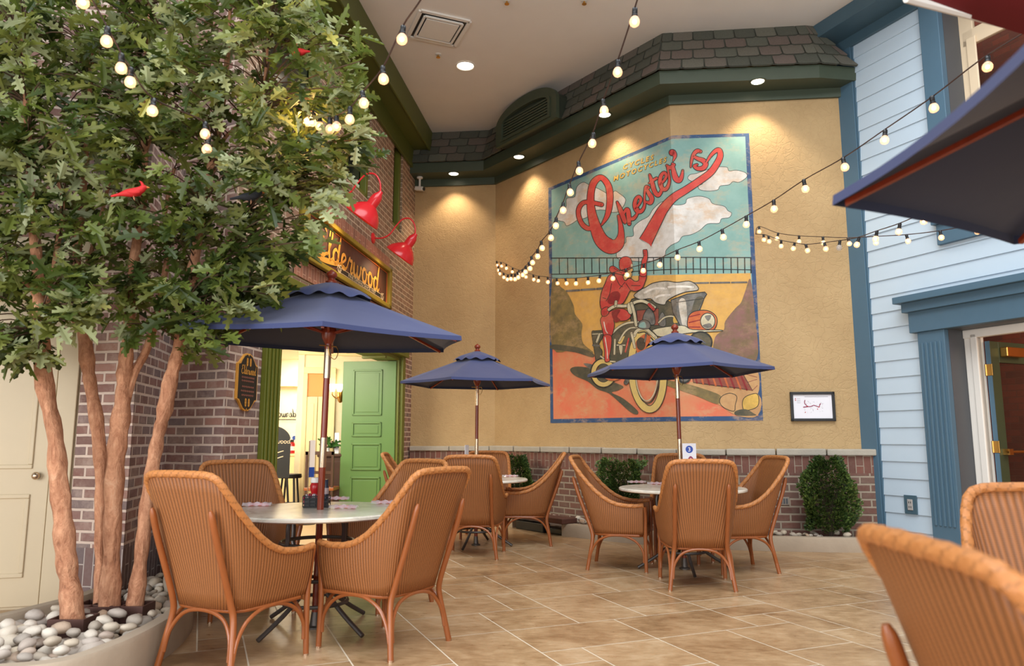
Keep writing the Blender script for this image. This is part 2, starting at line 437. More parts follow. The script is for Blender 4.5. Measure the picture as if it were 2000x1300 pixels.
# stucco back wall, three facets, with its brick base and stone cap
sb = MB(); A = [P0-(P1-P0).normalized()*.4, P1, P2, P3+(P3-P2).normalized()*.3]
for a, b in zip(A[:-1], A[1:]): sb.poly([(a.x, a.y, 0), (b.x, b.y, 0), (b.x, b.y, ZC), (a.x, a.y, ZC)])
sb.build('wall_back', STUCCO, kind='structure')
BB = offset_poly(A, .13)
BB[0] = P0+Vector((DL.y, -DL.x))*.01 + (BB[1]-BB[0]).normalized()*.0; BB[0] = BB[0]+Vector((0, -.13))
def wall_uv(mb, a, b, z0, z1, m=0, s0=0):
    L = (Vector(b[:2])-Vector(a[:2])).length
    mb.poly([(a[0], a[1], z0), (b[0], b[1], z0), (b[0], b[1], z1), (a[0], a[1], z1)], [(s0, z0), (s0+L, z0), (s0+L, z1), (s0, z1)], m)
    return s0+L
wb = MB(); s1 = s2 = 0
E3 = onp(1716, 1000, BB[2], BB[3]).xy; BB[3] = E3
for a, b in zip(BB[:-1], BB[1:]):
    wall_uv(wb, a, b, 0, .80, 0, s1); s1 = wall_uv(wb, a, b, .80, 1.0, 1, s1)
dd = (BB[3]-BB[2]).normalized(); wall_uv(wb, BB[3], BB[3]+Vector((-dd.y, dd.x))*.13, 0, 1.0, 0, s1)
wb.build('wall_base', [BRB, BRBS], kind='structure')
capo = offset_poly(BB, .04); capi = offset_poly([BB[0], BB[1], BB[2], BB[3]], -.135)
capo[3] = capo[3]+(capo[3]-capo[2]).normalized()*.03; capi[3] = capi[3]+(capi[3]-capi[2]).normalized()*.03
cp = MB()
for i in range(3):
    n = max(1, int((BB[i+1]-BB[i]).length/.55))
    for k in range(n):
        a, b, c, d = [lerp(x, y, t) for (x, y, t) in ((capo[i], capo[i+1], k/n+.003), (capo[i], capo[i+1], (k+1)/n-.003), (capi[i], capi[i+1], (k+1)/n-.003), (capi[i], capi[i+1], k/n+.003))]
        j = len(cp.v); dz = rnd.uniform(-.008, .008)
        cp.v += [(p.x, p.y, 1.0) for p in (a, b, c, d)]+[(p.x, p.y, 1.075+dz) for p in (a, b, c, d)]
        for f in ((3, 2, 1, 0), (4, 5, 6, 7), (0, 1, 5, 4), (1, 2, 6, 5), (2, 3, 7, 6), (3, 0, 4, 7)): cp.face([j+q for q in f])
cp.build('trim_1', STONE, kind='structure', bevel=.012)

# dark green frieze + soffit + fascia, slate mansard above
SOF = offset_poly(PW, .36)
nR = Vector((-DR.y, DR.x))
SOF[0] = SOF[0]-(SOF[1]-SOF[0]).normalized()*.30
O3 = atz(1601, 151.5, ZS).xy; O4 = onR(1674, 165).xy; SOF = SOF[:3]+[O3, O4]
WB = offset_poly(PW, .035); WB[0] = WB[0]-(WB[1]-WB[0]).normalized()*.3; WB[3] = WB[3]+(WB[3]-WB[2]).normalized()*.12
fr = MB()
for i in range(3):
    a, b = WB[i], WB[i+1]; fr.poly([(a.x, a.y, ZT), (b.x, b.y, ZT), (b.x, b.y, ZS), (a.x, a.y, ZS)])
    a2, b2 = PW[i], PW[i+1]; fr.poly([(a2.x, a2.y, ZT), (b2.x, b2.y, ZT), (b.x, b.y, ZT), (a.x, a.y, ZT)])
for i in range(3):
    a, b, c, d = SOF[i], SOF[i+1], WB[i+1], WB[i]; fr.poly([(p.x, p.y, ZS) for p in (a, b, c, d)])
fr.poly([(p.x, p.y, ZS) for p in (SOF[3], SOF[4], WB[3])])
for i in range(4):
    a, b = SOF[i], SOF[i+1]; fr.poly([(a.x, a.y, ZS), (b.x, b.y, ZS), (b.x, b.y, ZF), (a.x, a.y, ZF)])
fr.build('trim_2', DGREEN, kind='structure')
# mansard
BOT = offset_poly(SOF, .035); TOP = [p for p in offset_poly(PW, .19)]
TOP[0] = TOP[0]-(TOP[1]-TOP[0]).normalized()*.3; T3 = atz(1572, 50, ZC).xy; TOP = TOP[:3]+[T3, T3+(O4-O3)*.22]
sh = MB(); ROWS = 4
for i in range(4):
    b0, b1, t0, t1 = [Vector((p.x, p.y, z)) for p, z in ((BOT[i], ZF), (BOT[i+1], ZF), (TOP[i], ZC), (TOP[i+1], ZC))]
    sh.poly([b0, b1, t1, t0], t=.0)
    nrm = (b1-b0).cross(t0-b0).normalized()
    L = (b1-b0).length; n = max(2, int(L/.26))
    for r in range(ROWS+1):
        v0 = r/ROWS-.02; v1 = min(1., (r+1)/ROWS+.0); off = .5*(r % 2)
        if v0 >= .97: continue
        k = -1
        while k < n+1:
            w = 1.0
            x0, x1 = max(0, (k+off+.035)/n), min(1, (k+off+w-.035)/n); k += w
            if x1-x0 < .02: continue
            P = lambda x, v: lerp(lerp(b0, b1, x), lerp(t0, t1, x), v)
            q = [P(x0, v0+.02), P(lerp(x0, x1, .12), v0), P(lerp(x0, x1, .88), v0), P(x1, v0+.02), P(x1, v1), P(x0, v1)]
            lift = [.026, .026, .026, .026, .006, .006]
            top = [p+nrm*l for p, l in zip(q, lift)]; j = len(sh.v)
            tt = rnd.random()
            sh.v += [tuple(p) for p in top]+[tuple(p+nrm*.002) for p in q]
            sh.face(range(j, j+6), None, 0, tt)
            for e in range(6): sh.face((j+e, j+6+e, j+6+(e+1) % 6, j+(e+1) % 6), None, 0, .02)
sh.build('trim_3', SHING, kind='structure')

# ---- left brick wall with portal and upper windows
YC = onL(437, 850).xy; SC_ = sL(YC)
door_s0, door_s1, door_h = sL(onL(782, 690)), sL(onL(541, 700)), 2.44
openings = [(door_s0, door_s1, 0, door_h)]
w2 = (sL(onL(784, 450)), sL(onL(766.5, 440)), 4.37, 5.75); w1 = (sL(onL(722, 390)), sL(onL(676, 343)), 4.37, 5.75); w0 = (sL(onL(620, 343)), sL(onL(500, 343)), 4.37, 5.75)
openings += [w2, w1, w0]
def holed(mb, org, dr, S0, S1, z0, z1, ops, depth, inn, m=0, mrev=0):
    """upright wall from s=S0..S1 (points org-dr*s) with reveals cut back by depth along -inn"""
    ss = sorted({S0, S1}|{o[0] for o in ops}|{o[1] for o in ops}); zz = sorted({z0, z1}|{o[2] for o in ops}|{o[3] for o in ops})
    pt = lambda s, d=0: org-dr*s-inn*d
    for a, b in zip(ss[:-1], ss[1:]):
        for c, d in zip(zz[:-1], zz[1:]):
            if any(o[0] <= a and b <= o[1] and o[2] <= c and d <= o[3] for o in ops): continue
            p, q = pt(b), pt(a); mb.poly([(p.x, p.y, c), (q.x, q.y, c), (q.x, q.y, d), (p.x, p.y, d)], [(-b, c), (-a, c), (-a, d), (-b, d)], m)
    for o in ops:
        for s_ in (o[0], o[1]):
            p, q = pt(s_), pt(s_, depth); mb.poly([(p.x, p.y, o[2]), (q.x, q.y, o[2]), (q.x, q.y, o[3]), (p.x, p.y, o[3])], [(0, o[2]), (depth, o[2]), (depth, o[3]), (0, o[3])], mrev)
        for z in (o[2], o[3]):
            p, q, r, t = pt(o[0]), pt(o[1]), pt(o[1], depth), pt(o[0], depth); mb.poly([(x.x, x.y, z) for x in (p, q, r, t)], [(0, 0), (1, 0), (1, depth), (0, depth)], mrev)
NL = Vector((DL.y, -DL.x))     # into the room
wl = MB(); holed(wl, P0, DL, -.2, SC_, 2.46, ZC, [o for o in openings if o[2] > 2.46], .14, NL, 1, 1)
holed(wl, P0, DL, -.2, SC_, 0, 2.46, [openings[0]], .2, NL, 0, 0)
wl.build('wall_left', [BR, BRU], kind='structure')
# the stepped brick return beside the trees, and the cream panelled door wall
PA, PBk, PI = Vector((-3.22, 5.50)), Vector((-2.75, 5.38)), Vector((-2.95, 6.36))
wc = MB(); s = 0
for a, b in ((PA, PBk), (PBk, PI), (PI, YC)):
    wall_uv(wc, a, b, .42, ZC, 0, s); s = wall_uv(wc, a, b, 0, .42, 1, s)
wc.build('wall_corner', [BR, brick_mat('brick_tall', [(0, S(88, 60, 58)), (.5, S(112, 80, 76)), (1, S(96, 84, 88))], S(186, 172, 164), w=.30, h=.08, rot=True)], kind='structure')
CD0, CD1 = Vector((-4.6, 5.15)), PA+Vector((0, .02))
cw = MB(); cw.span(CD0, CD1, 0, -.1, 0, 2.55); cw.span(CD0, CD1, 0, -.12, 2.55, 2.7); cw.build('wall_side', CREAM, kind='structure')
uw = MB(); wall_uv(uw, CD0, CD1, 2.7, ZC); uw.build('wall_upper', BR, kind='structure')
Mc = basis(CD1, CD0)  # local x runs left from the pilaster; flip so y faces the room
def cpt(x, z, o=0):
    d = (CD0-CD1).normalized(); n = Vector((-d.y, d.x)); p = CD1+d*x+n*o; return (p.x, p.y, z)
d3 = thing('door_3', None, None); d3['kind'] = 'structure'
dm = MB()
def cbox(mb, x0, x1, z0, z1, o0, o1):
    v = [cpt(x, z, o) for o in (o0, o1) for x, z in ((x0, z0), (x1, z0), (x1, z1), (x0, z1))]; j = len(mb.v); mb.v += v
    for f in ((0, 1, 2, 3), (7, 6, 5, 4), (0, 4, 5, 1), (1, 5, 6, 2), (2, 6, 7, 3), (3, 7, 4, 0)): mb.face([j+q for q in f])
cbox(dm, .16, 1.08, .02, 2.1, .0, .02); dm.build('door_panel', CREAM, d3, bevel=.004)
dm = MB()
for z0, z1 in ((.22, .80), (.98, 1.95)):
    for a in ((.27, .97, z0, z0+.03), (.27, .97, z1-.03, z1), (.27, .30, z0+.03, z1-.03), (.94, .97, z0+.03, z1-.03)): cbox(dm, *a, .02, .034)
dm.build('panel_moulding', CREAM, d3, bevel=.006)
dm = MB(); cbox(dm, .02, .155, 0, 2.2, 0, .03); cbox(dm, 1.085, 1.2, 0, 2.2, 0, .03); cbox(dm, .0, 1.2, 2.2, 2.32, 0, .04); dm.build('door_casing', CREAM, d3, bevel=.006)
kn = MB(); kp = Vector(cpt(.24, .93, .02)); kn.ball(kp+Vector((.012, -.03, 0)), .028, 12); kn.tube([kp, kp+Vector((.01, -.03, 0))], .012, 8); kn.build('door_knob', STEEL, d3, smooth=True)

# ---- olive cornice over the left wall
def Lbox(mb, s0, s1, o0, o1, z0, z1, m=0): mb.span(LW(s1), LW(s0), o0, o1, z0, z1, m)
cn = MB(); Lbox(cn, -.2, 6.4, 0, .05, 5.62, 5.95); Lbox(cn, -.2, 6.4, 0, .30, 5.93, ZC); Lbox(cn, -.2, 6.4, .30, .33, 5.90, ZC)
cn.build('trim_4', GREENU, kind='structure', bevel=.008)
# soldier courses round the sign
sg = dict(s0=sL(onL(755, 528)), s1=sL(onL(755, 528))+3.15, z0=3.03, z1=3.62)
sd = MB()
for z0, z1 in ((sg['z0']-.19, sg['z0']-.0), (sg['z1'], sg['z1']+.19)):
    a, b = LW(sg['s1']+.1), LW(sg['s0']-.1); a, b = a+NL*.018, b+NL*.018
    wall_uv(sd, a, b, z0, z1)
    a0, b0 = LW(sg['s1']+.1), LW(sg['s0']-.1)
    for z in (z0, z1): sd.poly([(p.x, p.y, z) for p in (a0, b0, b, a)], [(0, 0), (3, 0), (3, .02), (0, .02)])
sd.build('trim_5', BRS, kind='structure')
# upper windows, dark panes in olive frames
for k, w in enumerate((w0, w1, w2)):
    e = thing('window_%d' % (k+1), None, None); e['kind'] = 'structure'
    g = MB(); a, b = LW(w[1])-NL*.12, LW(w[0])-NL*.12; g.poly([(a.x, a.y, w[2]), (b.x, b.y, w[2]), (b.x, b.y, w[3]), (a.x, a.y, w[3])]); g.build('window_pane', DGLASS, e)
    f = MB()
    for a in ((w[0], w[0]+.09, w[2], w[3]), (w[1]-.09, w[1], w[2], w[3]), (w[0], w[1], w[2], w[2]+.08)): f.span(LW(a[1]), LW(a[0]), -.115, -.03, a[2], a[3])
    f.build('window_frame', GREEN, e, bevel=.006)

# ---- olive portal with panelled jambs and an open green leaf
d1 = thing('door_1', None, None); d1['kind'] = 'structure'
f = MB(); s0, s1 = door_s0, door_s1
Lbox(f, s1, s1+.32, 0, .05, 0, door_h+.02); Lbox(f, s0-.14, s0, 0, .05, 0, door_h+.02)
for k in range(4): Lbox(f, s1+.04+k*.075, s1+.075+k*.075, .05, .068, .25, door_h-.1)
f.build('door_casing', GREEN, d1, bevel=.006)
f = MB(); Lbox(f, s0-.2, s1+.36, 0, .09, door_h, door_h+.24); Lbox(f, s0-.22, s1+.40, 0, .13, door_h+.22, door_h+.29)
for k in range(7): Lbox(f, lerp(s0, s1, (k+.15)/7), lerp(s0, s1, (k+.85)/7), .09, .105, door_h+.05, door_h+.18)
f.build('lintel', GREEN, d1, bevel=.006)
f = MB(); f.span(LW(s1), LW(s1-.05), -.9, -.0, 0, door_h); f.span(LW(s0+.05), LW(s0), -.05, 0, 0, door_h); f.span(LW(s1), LW(s0), -.36, 0, door_h-.06, door_h)
for k in range(1, 6):
    s = lerp(s0, s1, k/6); f.span(LW(s+.04), LW(s-.04), -.36, -.01, door_h-.10, door_h-.06)
f.build('jamb', GREEN, d1, bevel=.005)
f = MB()
for z0, z1 in ((.25, .95), (1.1, 2.2)):   # raised fields on the near jamb
    for o0, o1 in ((-.80, -.12),):
        for a in ((o0, o1, z0, z0+.03), (o0, o1, z1-.03, z1), (o0, o0+.03, z0, z1), (o1-.03, o1, z0, z1)):
            f.span(LW(s1-.05), LW(s1-.07), a[0], a[1], a[2], a[3])
f.build('jamb_moulding', GREEN, d1, bevel=.004)
# leaf: hinged on the far jamb, standing square into the next room
HL = LW(s0+.03)-NL*.04; lw = .84
Ml = basis(HL-NL*lw, HL)    # local x towards the hinge, y towards the camera side
def lbox(mb, x0, x1, y0, y1, z0, z1): mb.box(((x0+x1)/2, (y0+y1)/2, (z0+z1)/2), (x1-x0, y1-y0, z1-z0), Ml)
lf = MB(); lbox(lf, 0, lw, 0, .045, .01, door_h-.07); leaf_o = lf.build('door_leaf', DOORG, d1, bevel=.004)
lf = MB()
for z0, z1 in ((.18, .62), (.72, 1.12), (1.22, 1.44), (1.54, 2.24)):
    for a in ((.17, .63, z0, z0+.025), (.17, .63, z1-.025, z1), (.17, .195, z0, z1), (.605, .63, z0, z1)): lbox(lf, a[0], a[1], .045, .062, a[2], a[3])
    lbox(lf, .22, .58, .045, .052, z0+.05, z1-.05)
lf.build('leaf_moulding', DOORG, leaf_o, bevel=.004)

# ---- the bright dining room seen through the portal
ri = MB()
IX0 = LW(s0)-NL*.2
ri.poly([(-6, 5.5, .005), (-1.8, 5.5, .005), (-1.8, 15, .005), (-6, 15, .005)]); ri.build('floor_inner', plain('inner_floor', S(190, 160, 120), .4), kind='structure')
ri = MB(); ri.poly([(-7, 6.0, 2.75), (-2.3, 6.5, 2.75), (-1.75, 15.2, 2.75), (-7, 15.2, 2.75)]); ri.build('ceiling_inner', WHITE, kind='structure')
WI0, WI1 = Vector((-3.42, 11.75)), Vector((-1.9, 12.15))
ri = MB(); ri.span(WI0, WI1, 0, -.1, 0, 2.75, 0); ri.span(Vector((-3.42, 11.75)), Vector((-3.42, 12.9)), 0, .1, 0, 2.75, 0, nrm=(1, 0))
ri.build('wall_inner', WALLP, kind='structure')
ri = MB(); ri.poly([(-7, 14.6, 0), (-2, 14.6, 0), (-2, 14.6, 2.75), (-7, 14.6, 2.75)]); ri.poly([(-6.5, 6, 0), (-6.5, 14.6, 0), (-6.5, 14.6, 2.75), (-6.5, 6, 2.75)]); ri.build('wall_inner_far', WALLP, kind='structure')
ri = MB(); ri.span(WI0, WI1, 0, .09, 2.60, 2.75); ri.span(WI0, WI1, 0, .05, 2.52, 2.60); ri.span(Vector((-6, 14.55)), Vector((-3.3, 14.55)), 0, .1, 2.2, 2.34); ri.build('trim_6', CREAMI, kind='structure', bevel=.01)
Mi = basis(WI0, WI1); WIL = (WI1-WI0).length
def ibox(mb, x0, x1, y0, y1, z0, z1, m=0): mb.box(((x0+x1)/2, (y0+y1)/2, (z0+z1)/2), (x1-x0, y1-y0, z1-z0), Mi, m)
def iX(u): p = onp(u, 800, WI0, WI1); return (p.xy-WI0).length
d4 = thing('door_4', None, None); d4['kind'] = 'structure'
xa, xb = iX(590), iX(645)
ri = MB(); ibox(ri, xa, xa+.07, 0, .05, 0, 2.30); ibox(ri, xb-.03, xb+.07, 0, .05, 0, 2.30); ibox(ri, xa, xb+.07, 0, .06, 2.22, 2.32); ri.build('door_casing', CREAMI, d4, bevel=.008)
ri = MB(); ibox(ri, xa+.07, xb-.03, 0, .02, 1.86, 2.22); ri.build('transom', ORANGE, d4)
ri = MB(); xm = (xa+xb)/2+.02
for a, b in ((xa+.07, xm-.005), (xm+.005, xb-.03)): ibox(ri, a, b, 0, .035, .02, 1.85); ibox(ri, a+.05, b-.05, .035, .045, .2, 1.75)
ri.build('door_leaf', CREAMI, d4, bevel=.006)

# ---- right wall: lap siding, blue boards, window and door
sd = MB(); zl = 1.131-.187*7; k = 0
sidS = 5.5
def Rpt(s, o=0): return RW(s)+nRm*o
nRm = Vector((-DR.y, DR.x)); nRm = nRm if nRm.x < 0 else -nRm
R_op = []
pilL, pilR = sR(onR(1800, 655)), sR(onR(1852, 645))
rec_s0 = pilR; doorz = 2.33
casL, casR2 = sR(onR(1800, 30)), sR(onR(1838, 30, .0))
def Rface(mb, s0, s1, z0, z1, o=0, m=0):
    a, b = Rpt(s0, o), Rpt(s1, o); mb.poly([(a.x, a.y, z0), (b.x, b.y, z0), (b.x, b.y, z1), (a.x, a.y, z1)], None, m)
def Rbox(mb, s0, s1, o0, o1, z0, z1, m=0): mb.span(Rpt(s0), Rpt(s1), o0, o1, z0, z1, m, nrm=nRm)
while zl < 6.2:
    for far, s0, s1 in ((0, 0, pilL+.02), (1, pilL+.02, sidS)):
        z0, z1 = zl, zl+.187
        if far and z1 < 2.60: continue
        if far and z0 > 3.3:
            s1 = min(s1, casL+.02)
            if s1 <= s0: continue
        a, b, c, d = Rpt(s0, .017), Rpt(s1, .017), Rpt(s1, .003), Rpt(s0, .003)
        z0 = max(z0, 0)
        sd.poly([(a.x, a.y, z0), (b.x, b.y, z0), (d.x+(c.x-d.x), c.y, z1), (d.x, d.y, z1)])
        sd.poly([(a.x, a.y, z0), (b.x, b.y, z0), (Rpt(s1, 0).x, Rpt(s1, 0).y, z0), (Rpt(s0, 0).x, Rpt(s0, 0).y, z0)])
    zl += .187
sd.build('wall_right', SIDING, kind='structure')
cbd = MB(); sA = sR(onR(1688, 500)); Rbox(cbd, -.15, sA+.03, -.02, .035, 0, ZC); Rbox(cbd, sA+.03, sA+.055, 0, .02, 0, 5.97, 0)
cbd.build('trim_7', BLUE, kind='structure', bevel=.005)
rb = MB(); zfr = 5.97
Rbox(rb, -.1, sidS, 0, .04, zfr, ZC); rb.span(atz(1588, 78, 6.10).xy, atz(1588, 78, 6.10).xy+(-DR)*5, 0, -.6, 6.10, ZC, nrm=nRm)
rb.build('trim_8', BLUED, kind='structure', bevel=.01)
# window with blue casing
w4 = thing('window_4', None, None); w4['kind'] = 'structure'; zs = 3.55
f = MB(); Rbox(f, casL, casR2, -.02, .06, zs, zfr); Rbox(f, casL-.03, sidS, -.02, .10, zs-.10, zs); Rbox(f, casL, sidS, -.02, .06, zs-.32, zs-.10); f.build('window_casing', BLUE, w4, bevel=.006)
f = MB(); Rbox(f, casR2-.02, casR2, -.30, -.02, zs, zfr); f.build('window_reveal', GREYD, w4)
WD = -.28; wfs = sR(onR(1874, 30, WD)); wgs = sR(onR(1897, 30, WD))
f = MB(); Rbox(f, wfs-.2, wgs, WD-.05, WD, zs, 6.1); Rbox(f, wfs, sidS, WD-.05, WD, 5.42, 5.6); Rbox(f, wfs+.05, wgs+.03, WD, WD+.02, zs, 5.5); f.build('window_frame', CREAMW, w4, bevel=.01)
f = MB(); Rface(f, wgs, sidS, zs, 6.1, WD-.03); f.build('window_pane', GLASS, w4)
# blue entablature and fluted pilaster of the right doorway
d2 = thing('door_2', None, None); d2['kind'] = 'structure'
f = MB(); Rbox(f, pilL, pilR, 0, .07, 0, doorz)
for k in range(5): Rbox(f, lerp(pilL, pilR, .12+k*.165), lerp(pilL, pilR, .12+k*.165+.09), .07, .082, .3, doorz-.12)
f.build('pilaster', BLUE, d2, bevel=.005)
f = MB(); e0 = sR(onR(1786, 625)); Rbox(f, e0, sidS, 0, .10, doorz, 2.56); Rbox(f, e0-.04, sidS, 0, .15, 2.555, 2.66); Rbox(f, e0-.09, sidS, 0, .22, 2.655, 2.73); f.build('entablature', BLUE, d2, bevel=.006)
f = MB(); Rbox(f, pilR-.03, pilR, -.26, 0, 0, doorz); Rbox(f, pilR, sidS, -.26, -.0, doorz-.0, doorz+.03); f.build('reveal', GREYD, d2)
fs = sR(onR(1886, 650, -.24)); f = MB(); Rbox(f, pilR-.0, fs+.12, -.30, -.235, 0, doorz); Rbox(f, fs+.05, fs+.12, -.34, -.22, 0, doorz-.05); Rbox(f, pilR, sidS, -.30, -.22, doorz-.09, doorz); f.build('door_frame', WHITE, d2, bevel=.008)
hg = Rpt(fs+.16, -.33)
Mr = basis(hg, hg-nRm*.95)      # leaf runs away from the room
def rbox(mb, x0, x1, y0, y1, z0, z1, m=0): mb.box(((x0+x1)/2, (y0+y1)/2, (z0+z1)/2), (x1-x0, y1-y0, z1-z0), Mr, m)
f = MB(); rbox(f, 0, .9, -.022, .022, .02, .25); rbox(f, 0, .14, -.022, .022, .25, 2.2); rbox(f, .78, .9, -.022, .022, .25, 2.2); rbox(f, .14, .78, -.022, .022, 1.98, 2.2); lfo = f.build('door_leaf', plain('door_dark_green', S(62, 74, 52), .4), d2, bevel=.004)
f = MB(); rbox(f, -.006, 0, -.024, .024, .02, 2.2); f.build('leaf_edge', BLUE, lfo)
f = MB(); rbox(f, .14, .78, -.004, .004, .25, 1.98); f.build('door_pane', GLASS, lfo)
f = MB()
for z in (.35, 1.05, 1.84): rbox(f, -.012, -.004, -.06, .035, z, z+.12); f.tube([Mr @ Vector((-.012, -.03, z)), Mr @ Vector((-.012, -.03, z+.12))], .009, 8)
f.build('hinge', BRASS, lfo, bevel=.002)
f = MB(); f.tube([Mr @ Vector((.06, .07, 1.06)), Mr @ Vector((.86, .07, 1.06))], .014, 8); rbox(f, .06, .12, .022, .09, 1.03, 1.09); rbox(f, .80, .86, .022, .09, 1.03, 1.09); f.build('push_bar', BRASS, lfo, smooth=True)
f = MB(); rbox(f, .16, .46, .022, .10, 2.04, 2.14); f.build('door_closer', BRASS, lfo, bevel=.008)
bw = MB(); q0, q1 = Rpt(-1.5, -1.7), Rpt(6, -1.7)
wall_uv(bw, q0, q1, 0, 7); bw.build('wall_beyond', BRI, kind='structure')
# ---------------------------------------------------------------- woven cane armchair
def rim_curve():
    half = [(.305, .235, .598), (.303, .13, .588), (.301, 0, .600), (.298, -.11, .645), (.293, -.215, .725), (.284, -.31, .825), (.272, -.385, .918), (.250, -.432, .985), (.205, -.452, 1.012), (.12, -.460, 1.018)]
    return cr([(-x, y, z) for x, y, z in half]+[(0, -.462, 1.02)]+half[::-1], 4)
def base_curve():
    half = [(.266, .225, .335), (.262, .12, .333), (.254, 0, .33), (.244, -.10, .328), (.232, -.165, .326), (.214, -.205, .325), (.188, -.228, .325), (.150, -.238, .324), (.10, -.243, .322), (.06, -.245, .32)]
    return cr([(-x, y, z) for x, y, z in half]+[(0, -.246, .318)]+half[::-1], 4)
def make_chair():
    root = thing('wicker_armchair', 'x', 'chair')
    T, B = rim_curve(), base_curve(); N = len(T); arc = [0]
    for i in range(1, N): arc.append(arc[-1]+(Vector(T[i])*.5+Vector(B[i])*.5-Vector(T[i-1])*.5-Vector(B[i-1])*.5).length)
    mb = MB(); NV = 8; k = 0
    for i in range(N):
        a, b = Vector(B[i]), Vector(T[i])
        for j in range(NV+1):
            t = j/NV; p = a.lerp(b, t); bow = sin(pi*t)*.012
            back = max(0, 1-abs(i-N/2)/(N*.3)); p.y += bow*back; p.x += (1 if p.x > 0 else -1)*bow*.8*(1-back)*min(1, abs(p.x)/.2)
            mb.v.append(tuple(p))
    for i in range(N-1):
        for j in range(NV):
            q = [i*(NV+1)+j, (i+1)*(NV+1)+j, (i+1)*(NV+1)+j+1, i*(NV+1)+j+1]
            h = lambda ii, jj: (arc[ii], mb.v[ii*(NV+1)+jj][2])
            mb.face(q, [h(i, j), h(i+1, j), h(i+1, j+1), h(i, j+1)])
    mb.build('woven_shell', WICK, root, smooth=True, solid=.013)
    # plaited rim
    R = cr(T, 3); mb = MB(); mb.tube(R, .0195, 10, twist=lambda i, a: .05*cos(4*a+i*.8), tf=lambda i, j: .1 if (i+j) % 5 == 0 else .9); mb.build('braided_rim', ROPE, root, smooth=True)
    # front apron, deck and cushion
    mb = MB(); mb.grid(lambda u, v: (lerp(-.262, .262, u), .226+.012*sin(pi*u), lerp(.30, .385, v)), 10, 2, lambda u, v: (u*.52, v*.085)); mb.build('front_apron', WICK, root, smooth=True, solid=.012)
    mb = MB(); mb.grid(lambda u, v: (lerp(-1, 1, u)*lerp(.215, .258, v), lerp(-.225, .22, v), .345), 4, 4); mb.build('seat_deck', WICK, root, solid=.014)
    mb = MB()
    def cush(u, v):
        x = lerp(-1, 1, u); y = lerp(-1, 1, v); w = lerp(.195, .232, v)
        e = (1-abs(x)**5)*(1-abs(y)**5); return (x*w, lerp(-.205, .205, v), .358+.085*e**.5)
    mb.grid(cush, 14, 14); mb.build('seat_cushion', REDC, root, smooth=True)
    mb = MB(); loop = [(x*.99, y*.99+.002, .322) for x, y, z in base_curve()[::3]]; loop += [(.2, .235, .322), (0, .238, .322), (-.2, .235, .322)]
    mb.tube(loop, .013, 8, closed=True); mb.build('seat_ring', CANE, root, smooth=True)
    for s in (-1, 1):
        mb = MB(); pth = cr([(s*.207, -.430, .84), (s*.209, -.387, .70), (s*.206, -.314, .50), (s*.206, -.264, .36), (s*.215, -.25, .28), (s*.236, -.272, .14), (s*.256, -.297, .0)], 5)
        n = len(pth); mb.tube(pth, [.0175 if i > 1 else (.008 if i == 0 else .015) for i in range(n)], 10); l = mb.build('rear_leg', CANE, root, smooth=True)
        MB().lathe([(.0165, 0), (.0165, .010), (.012, .012)], 12, Matrix.Translation((s*.256, -.297, .0))).build('glide', STEEL, l)
        mb = MB(); pth = cr([(s*.300, .243, .585), (s*.283, .246, .50), (s*.272, .243, .38), (s*.270, .240, .25), (s*.276, .242, 0)], 5); mb.tube(pth, .0165, 10); l = mb.build('front_leg', CANE, root, smooth=True)
        MB().lathe([(.0165, 0), (.0165, .010), (.012, .012)], 12, Matrix.Translation((s*.276, .242, .0))).build('glide', STEEL, l)
        mb = MB(); y0, y1 = -.255, .222
        mb.tube(cr([(s*.250, y0-.022, .09), (s*.246, y0+.005, .18), (s*.247, y0+.06, .262), (s*.25, y0+.15, .308), (s*.253, (y0+y1)/2, .318), (s*.256, y1-.15, .308), (s*.262, y1-.06, .262), (s*.268, y1-.005, .18), (s*.270, y1, .09)], 4), .0105, 8)
        mb.build('side_arch', CANE, root, smooth=True)
    for nm, y, xx, fy in (('rear_arch', -.252, .222, -.03), ('front_arch', .236, .262, 0)):
        mb = MB(); mb.tube(cr([(-xx-.006, y+fy, .09), (-xx+.008, y+fy*.5, .19), (-xx+.06, y, .268), (-xx+.13, y, .305), (0, y, .316), (xx-.13, y, .305), (xx-.06, y, .268), (xx-.008, y+fy*.5, .19), (xx+.006, y+fy, .09)], 4), .0105, 8); mb.build(nm, CANE, root, smooth=True)
    return root
CH = [  # x, y, yaw, label, group
 (-1.504, 4.229, -25, 'woven cane armchair nearest the rock planter, its pale back turned to the viewer', 'front'),
 (-.766, 4.576, 57, 'woven cane armchair at the front table, seen from behind, tilted right of the umbrella pole', 'front'),
 (-1.88, 5.40, 213, 'woven cane armchair against the brick behind the front table, beside the green jamb', 'front'),
 (-.98, 5.62, 141, 'shadowed brown cane armchair across the front table, before the green door leaf', 'front'),
 (-.382, 7.889, -5, 'cane armchair of the middle table with its back squarely to the viewer', 'middle'),
 (.15, 8.747, 88, 'cane armchair in side view at the right of the middle table', 'middle'),
 (-.33, 9.27, 178, 'cane armchair behind the middle table, half hidden by the chair in front', 'middle'),
 (-1.02, 8.66, -88, 'cane armchair left of the middle table, only its top edge showing by the green door', 'middle'),
 (1.535, 6.347, -5.1, 'cane armchair of the numbered table with its back squarely to the viewer', 'right'),
 (1.046, 7.175, -105.6, 'cane armchair in side view at the left of the numbered table', 'right'),
 (2.059, 7.033, 98.3, 'cane armchair at the right of the numbered table, next to the round bush', 'right'),
 (1.74, 7.72, 168, 'cane armchair behind the numbered table, against the brick base', 'right'),
 (1.15, 1.28, -93, 'large blurred cane armchair in the right foreground, seen from behind', 'near'),
 (1.77, 2.33, 156, 'blurred cane armchair at the right edge of the frame before the blue doorway', 'near')]
chair0 = make_chair()
